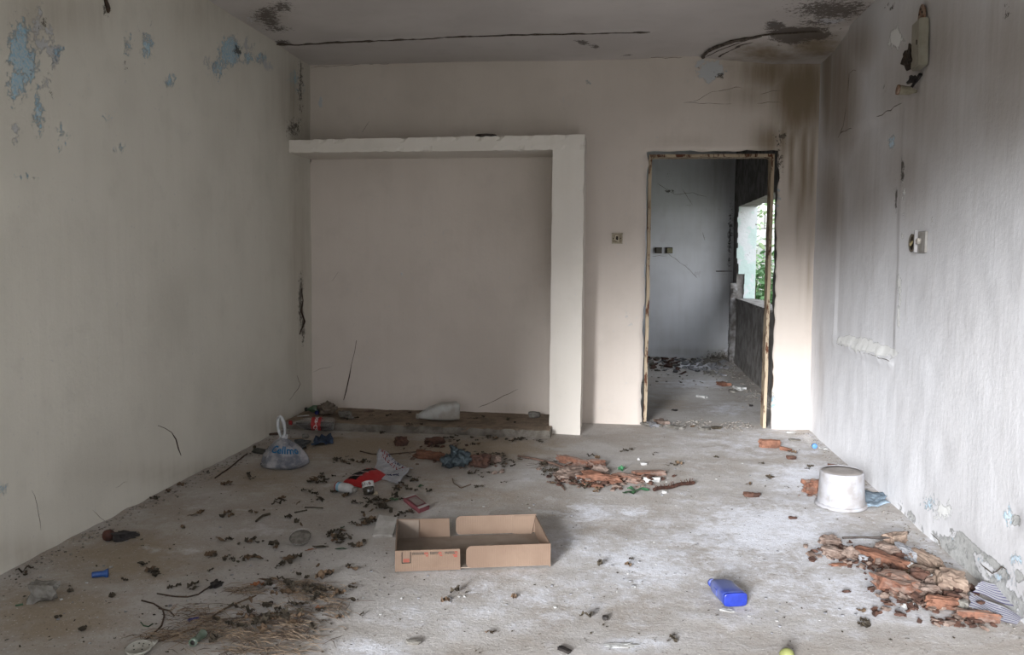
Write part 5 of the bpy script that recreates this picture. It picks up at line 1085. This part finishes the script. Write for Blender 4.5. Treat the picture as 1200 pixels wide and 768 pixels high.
for i in range(900):
    x, y = random.uniform(0, 1150), random.uniform(508, 766)
    if random.random() > (1.0 if x < 480 else .42): continue
    p = spot(x, y)
    if XL+.03 < p.x < XR-.03 and p.y < D-.03: items.append((random.choice(protos), TM(p+Vector((0, 0, .001)), random.uniform(0, 6.28), random.uniform(.12, .5))))
merged('leaf_crumbs', items, M_dkleaf, 'fine dark leaf crumbs scattered over the whole floor', 'debris')
# straw heap
random.seed(55); bm = bmesh.new(); bm2 = bmesh.new()
ST = [(330,728,46,18,260,-.2),(370,700,30,12,110,-.3),(340,688,36,6,90,.2),(250,735,44,12,170,.45),(200,748,34,8,90,.4),(300,750,60,10,170,.1),(290,695,24,5,60,.3),(395,716,16,8,40,-.5),(230,720,30,8,50,.5),(310,765,70,8,90,0)]
def straw(ST, bm, bm2):
  for cx, cy_, sx_, sy_, n, ang in ST:
    for i in range(n):
        p = spot(random.gauss(cx, sx_*.55), random.gauss(cy_, sy_*.55)); a_ = ang+random.gauss(0, .7); L = random.uniform(.02, .09); d = Vector((math.cos(a_), math.sin(a_), 0))*L/2; z = random.uniform(.002, .010)
        b_ = bm if random.random() < .6 else bm2; k = Vector((-d.y, d.x, 0))*random.uniform(-.25, .25)
        bm_tube(b_, [p-d+Vector((0, 0, z)), p+k+Vector((0, 0, z+.003)), p+d+Vector((0, 0, z*.5))], [.0006, .0013, .0006], 3, False)
straw(ST, bm, bm2)
M_straw = simple('straw', rgb(170, 146, 120), rgb(140, 118, 96), scale=12); M_straw2 = simple('straw_dark', rgb(112, 94, 78), rgb(88, 72, 60), scale=12)
h = thing('straw_heap', 'thin heap of dry straw and root fibres at the lower left', 'straw', (0, 0, 0))
h.location = spot(320, 730); 
o = obj('pale_straw', bm, M_straw, h); o.location = -h.location; o['kind'] = 'stuff'; o = obj('dark_straw', bm2, M_straw2, h); o.location = -h.location; o['kind'] = 'stuff'
bm = bmesh.new(); straw([(665,556,20,8,50,.2),(640,546,16,5,40,.1)], bm, bm)
o = obj('root_fibres', bm, M_straw2); tag(o, 'tangle of fine roots on the left of the middle rubble heap', 'roots', kind='stuff')
for k, (x, y, L, W, mt, lb) in enumerate(((314, 711, .035, .03, M_black, 'black charred flake in the centre of the straw heap'), (322, 693, .018, .018, M_black, 'small black flake at the top of the straw heap'), (309, 725, .05, .03, M_black, 'black crumpled flake in front of the charred flake'),
    (333, 697, .05, .035, M_brleaf, 'pale brown leaf at the top of the straw heap'), (372, 693, .08, .035, M_dkleaf, 'large grey dried leaf on the right top of the straw heap'), (390, 695, .05, .03, M_dkleaf, 'grey folded leaf right of the large dried leaf'), (345, 735, .05, .04, M_brleaf, 'flat tan leaf in the lower straw heap'),
    (374, 716, .04, .03, M_orleaf, 'rusty leaf on the right side of the straw heap'), (413, 687, .025, .02, M_brleaf, 'small cream leaf right of the straw heap'), (352, 712, .05, .03, M_dkleaf, 'dark curled leaf in the right half of the straw heap'))):
    leaf('dry_leaf_piece', lb, x, y, L, W, mt, 300+k, random.uniform(-40, 40), .6)
random.seed(91); FK = []
for i in range(70):
    x, y = random.choice(((330,728),(370,700),(345,690),(300,740),(390,705),(340,715))); p = spot(random.gauss(x, 26), random.gauss(y, 9)); me = random.choice(protos)
    k = random.uniform(1.0, 2.0); drop('straw_leaf', me, p+Vector((0, 0, .006)), random.uniform(0, 6.28), (k, k, k), 'brittle brown leaf flake lying on the straw heap', 'leaf', 'leaf flakes on the straw heap', random.uniform(-.3, .3), random.uniform(-.3, .3))
# plaster crumbs: individual white chips plus fine grit
CM = []
for k in range(5):
    me = bpy.data.meshes.new('plaster_chip'); b_ = lump_bm(.016, .012, .006, 400+k, .4, .4, 2); b_.to_mesh(me); b_.free(); me.materials.append(M_white if k % 2 else M_stone2); CM.append(me)
random.seed(66)
WC = [(700,690,40,14,12),(740,686,8,4,5),(760,650,60,20,16),(640,600,50,14,8),(430,700,90,30,14),(150,700,100,36,16),(860,640,90,40,14),(940,730,80,26,12),(300,650,60,30,10),(820,560,90,24,14),(560,700,90,20,10),(960,560,60,30,8),(800,440,30,6,10),(90,640,60,8,10),(1060,640,30,14,8)]
for cx, cy_, sx_, sy_, n in WC:
    for i in range(n):
        p = spot(random.gauss(cx, sx_*.6), random.gauss(cy_, sy_*.6))
        if XL+.05 < p.x < XR-.04 and p.y < 10: s_ = random.uniform(.3, .8); drop('plaster_chip', random.choice(CM), p, random.uniform(0, 6.28), (s_, s_, s_), 'tiny white plaster chip on the floor near '+near(p), 'chip', 'white plaster chips near '+near(p))
items = []
for i in range(1600):
    x, y = random.uniform(0, 1190), random.uniform(505, 767); p = spot(x, y)
    if XL+.03 < p.x < XR-.03 and p.y < D: items.append((random.choice(CM), TM(p, random.uniform(0, 6.28), random.uniform(.12, .32))))
for i in range(700):        # grit along the wall feet
    if random.random() < .6: p = Vector((XL+abs(random.gauss(0, .06))+.02, random.uniform(2.6, 5.75), 0))
    else: p = Vector((XR-abs(random.gauss(0, .05))-.02, random.uniform(2.8, 6.3), 0))
    p.z = fz(p.x, p.y); items.append((random.choice(CM), TM(p, random.uniform(0, 6.28), random.uniform(.2, .7))))
merged('plaster_grit', items, simple('grit', rgb(170, 164, 156), rgb(116, 106, 96), scale=60), 'fine pale plaster grit sprinkled over the whole floor', 'debris')
random.seed(88); items = []; it2 = []
for cx, cy_, sx_, sy_, n in ((672,560,24,8,130),(710,566,40,6,150),(760,562,20,5,40),(985,648,30,8,90),(1040,662,34,12,150),(1085,700,44,14,260),(1130,728,34,6,50),(560,545,24,8,40),(505,536,22,6,30),(520,524,30,4,24),(955,580,14,5,16)):
    for i in range(n):
        p = spot(random.gauss(cx, sx_*.6), random.gauss(cy_, sy_*.6))
        if XL+.05 < p.x < XR-.04: (items if random.random() < .6 else it2).append((random.choice(CM), TM(p+Vector((0, 0, random.choice((0, .004, .02)) if n > 120 else 0)), random.uniform(0, 6.28), random.uniform(.5, 2.0), random.uniform(-.5, .5), random.uniform(-.5, .5))))
merged('brick_crumbs', items, M_brown, 'reddish brown brick crumbs in and around the rubble heaps', 'debris'); merged('mortar_crumbs', it2, M_dusty, 'dusty pale mortar crumbs in and around the rubble heaps', 'debris')
# rubble at the threshold and in the next room
random.seed(77); RB = []
for k in range(8):
    me = bpy.data.meshes.new('rubble'); b_ = lump_bm(.09, .06, .022, 500+k, .15, .35, 3, .2); b_.to_mesh(me); b_.free(); RB.append(me)
RBm = {}
def rub(k, mat):
    if (k, mat.name) not in RBm: m_ = RB[k].copy(); m_.materials.append(mat); RBm[k, mat.name] = m_
    return RBm[k, mat.name]
placed = []
for i in range(900):
    p = Vector((random.uniform(.40, 1.27), 10.42-abs(random.gauss(0, .42)), 0))
    if p.y < 9.1 or len(placed) > 95 or any((p-q).length < .085 for q in placed): continue
    placed.append(p.copy())
    p.z = fz(p.x, p.y); red = p.x < .78 and random.random() < .55
    mt = M_brown if red else (M_stone2 if random.random() < .6 else M_stone)
    drop('rubble_piece', rub(random.randrange(8), mt), p, random.uniform(0, 3.1), (random.uniform(.6, 1.05),)*3, 'dark red brick rubble below the far wall of the next room' if red else 'pale tile rubble below the far wall of the next room', 'rubble', 'red rubble in the next room' if red else 'pale rubble in the next room', random.uniform(-.5, .5), random.uniform(-.5, .5))
def rubs(lst):
    for k, (lb, x, y, s_, mt) in enumerate(lst):
        p = spot(x, y); drop('rubble_piece', rub(k % 8, mt), p+Vector((0, 0, .0)), random.uniform(0, 3), (s_,)*3, lb, 'rubble', None)
rubs([('orange brick lump on the floor of the next room', 847, 452, 1.5, M_brick2), ('white plaster lump near the window wall in the next room', 866, 457, 1.4, M_white), ('pale slab beside the white plaster lump in the next room', 858, 460, 1.1, M_stone),
 ('white flake lying in the middle of the next room floor', 822, 466, 1.0, M_white), ('small dark stone on the next room floor left', 790, 482, .5, M_black), ('grey slab on the window wall foot in the next room', 888, 462, .8, M_stone),
 ('dark chip by the right jamb in the doorway', 880, 476, .5, M_black), ('flat pale slab at the left of the door threshold', 765, 500, 1.1, M_stone2), ('long pale slab on the door threshold', 774, 497, 1.3, M_dusty), ('rounded plaster lump at the left door jamb', 757, 499, .9, M_stone),
 ('flat plaster flake on the threshold centre', 792, 503, 1.2, M_stone), ('dark pebble on the left of the threshold', 800, 501, .4, M_black), ('thin dark flake across the right threshold', 840, 503, .8, M_dkleaf), ('pale flake on the right threshold', 826, 504, .9, M_stone)])
items = []
for i in range(420):
    if random.random() < .35: p = Vector((random.uniform(.28, 1.07), random.gauss(6.42, .10), 0))
    elif random.random() < .5: p = Vector((1.38-abs(random.gauss(0, .14)), random.uniform(7.2, 10.2), 0))
    else: p = Vector((random.uniform(-.2, 1.38), random.uniform(8.2, 10.4), 0))
    p.z = fz(p.x, p.y); items.append((random.choice(CM), TM(p, random.uniform(0, 6.28), random.uniform(.3, 1.7), random.uniform(-.4, .4), random.uniform(-.4, .4))))
merged('threshold_grit', items, MATS['grit'], 'broken plaster grit on the threshold and next room floor', 'debris')
# ------------------------------------------------------------------ yard seen through the far window
M_leafA = simple('vine_green', rgb(104, 156, 92), rgb(66, 112, 62), scale=8, rough=.5); M_leafB = simple('vine_pale', rgb(196, 220, 170), rgb(150, 186, 130), scale=8, rough=.5)
def bush(label, c_, rad, n, seed, mat, cat='shrub', nbig=24):
    random.seed(seed); t = thing('leafy_shrub', label, cat, (c_[0], c_[1], -.06)); bm = bmesh.new(); tips = []
    for k in range(9):
        P = [Vector((0, 0, 0))]; d = Vector((random.uniform(-.5, .5), random.uniform(-.4, .4), 1)).normalized()
        for j in range(7): P.append(P[-1]+d*rad[2]*.2); d = (d+Vector((random.uniform(-.35, .35), random.uniform(-.35, .35), .1))).normalized(); tips.append(P[-1].copy())
        bm_tube(bm, P, [.016-.002*j for j in range(8)], 5)
    obj('branch', bm, M_twig, t); lm = [leaf_bm(.09, .055, 600+k, .4) for k in range(3)]; LM = []
    for b_ in lm: me = bpy.data.meshes.new('leaf'); b_.to_mesh(me); b_.free(); LM.append(me)
    its = []
    for i in range(n):
        q = random.choice(tips)+Vector([random.gauss(0, r*.28) for r in (rad[0], rad[1], rad[2]*.4)]); q.z = max(.05, q.z)
        Mx = T(q) @ Matrix.Rotation(random.uniform(0, 6.28), 4, 'Z') @ Matrix.Rotation(random.uniform(-1.2, 1.2), 4, 'X') @ Matrix.Rotation(random.uniform(-.8, .8), 4, 'Y') @ Matrix.Diagonal((1, 1, 1, 1))
        its.append((random.choice(LM), Mx))
    merged('foliage', its, mat, None, None, t)
    for i in range(nbig):
        me = LM[i % 3]
        o = bpy.data.objects.new('leaf', me); 
        if not me.materials: me.materials.append(mat)
        col.objects.link(o); o.parent = t; q = random.choice(tips)+Vector((random.gauss(0, .2), -rad[1]*.5, random.gauss(0, .2))); o.location = q; o.rotation_euler = (R(70)+random.uniform(-.6, .6), random.uniform(-1, 1), random.uniform(0, 6.28)); o.scale = (1.5, 1.5, 1.5)
    return t
bush('dark green leafy shrub low outside the far window', (1.95, 12.0), (.4, .3, .9), 900, 3, M_leafA)
bush('tall pale green creeper outside the far window', (2.3, 14.1), (.6, .4, 2.2), 3000, 4, M_leafB)
gw = bpy.data.objects.new('garden_wall', None); col.objects.link(gw); gw.location = (2.4, 16, 0); gw['kind'] = 'structure'; gw['label'] = 'pale block garden wall outside'
blk = bpy.data.meshes.new('block'); b_ = bmesh.new(); bm_box(b_, (-.24, -.1, -.145), (.24, .1, .145)); bmesh.ops.bevel(b_, geom=b_.edges[:], offset=.012, segments=1, affect='EDGES'); b_.to_mesh(blk); b_.free(); blk.materials.append(simple('whitewash', rgb(214, 216, 214), rgb(186, 190, 186), scale=6, bump=.01))
for r_ in range(9):
    for c_ in range(8):
        o = bpy.data.objects.new('block', blk); col.objects.link(o); o.parent = gw; o.location = (-2+.5*c_+(.25 if r_ % 2 else 0), random.uniform(-.01, .01), .10+.305*r_)
bm = bmesh.new(); bm_box(bm, (-2.3, -.06, -.06), (2.1, .06, 2.7)); obj('mortar', bm, M_stone, gw)
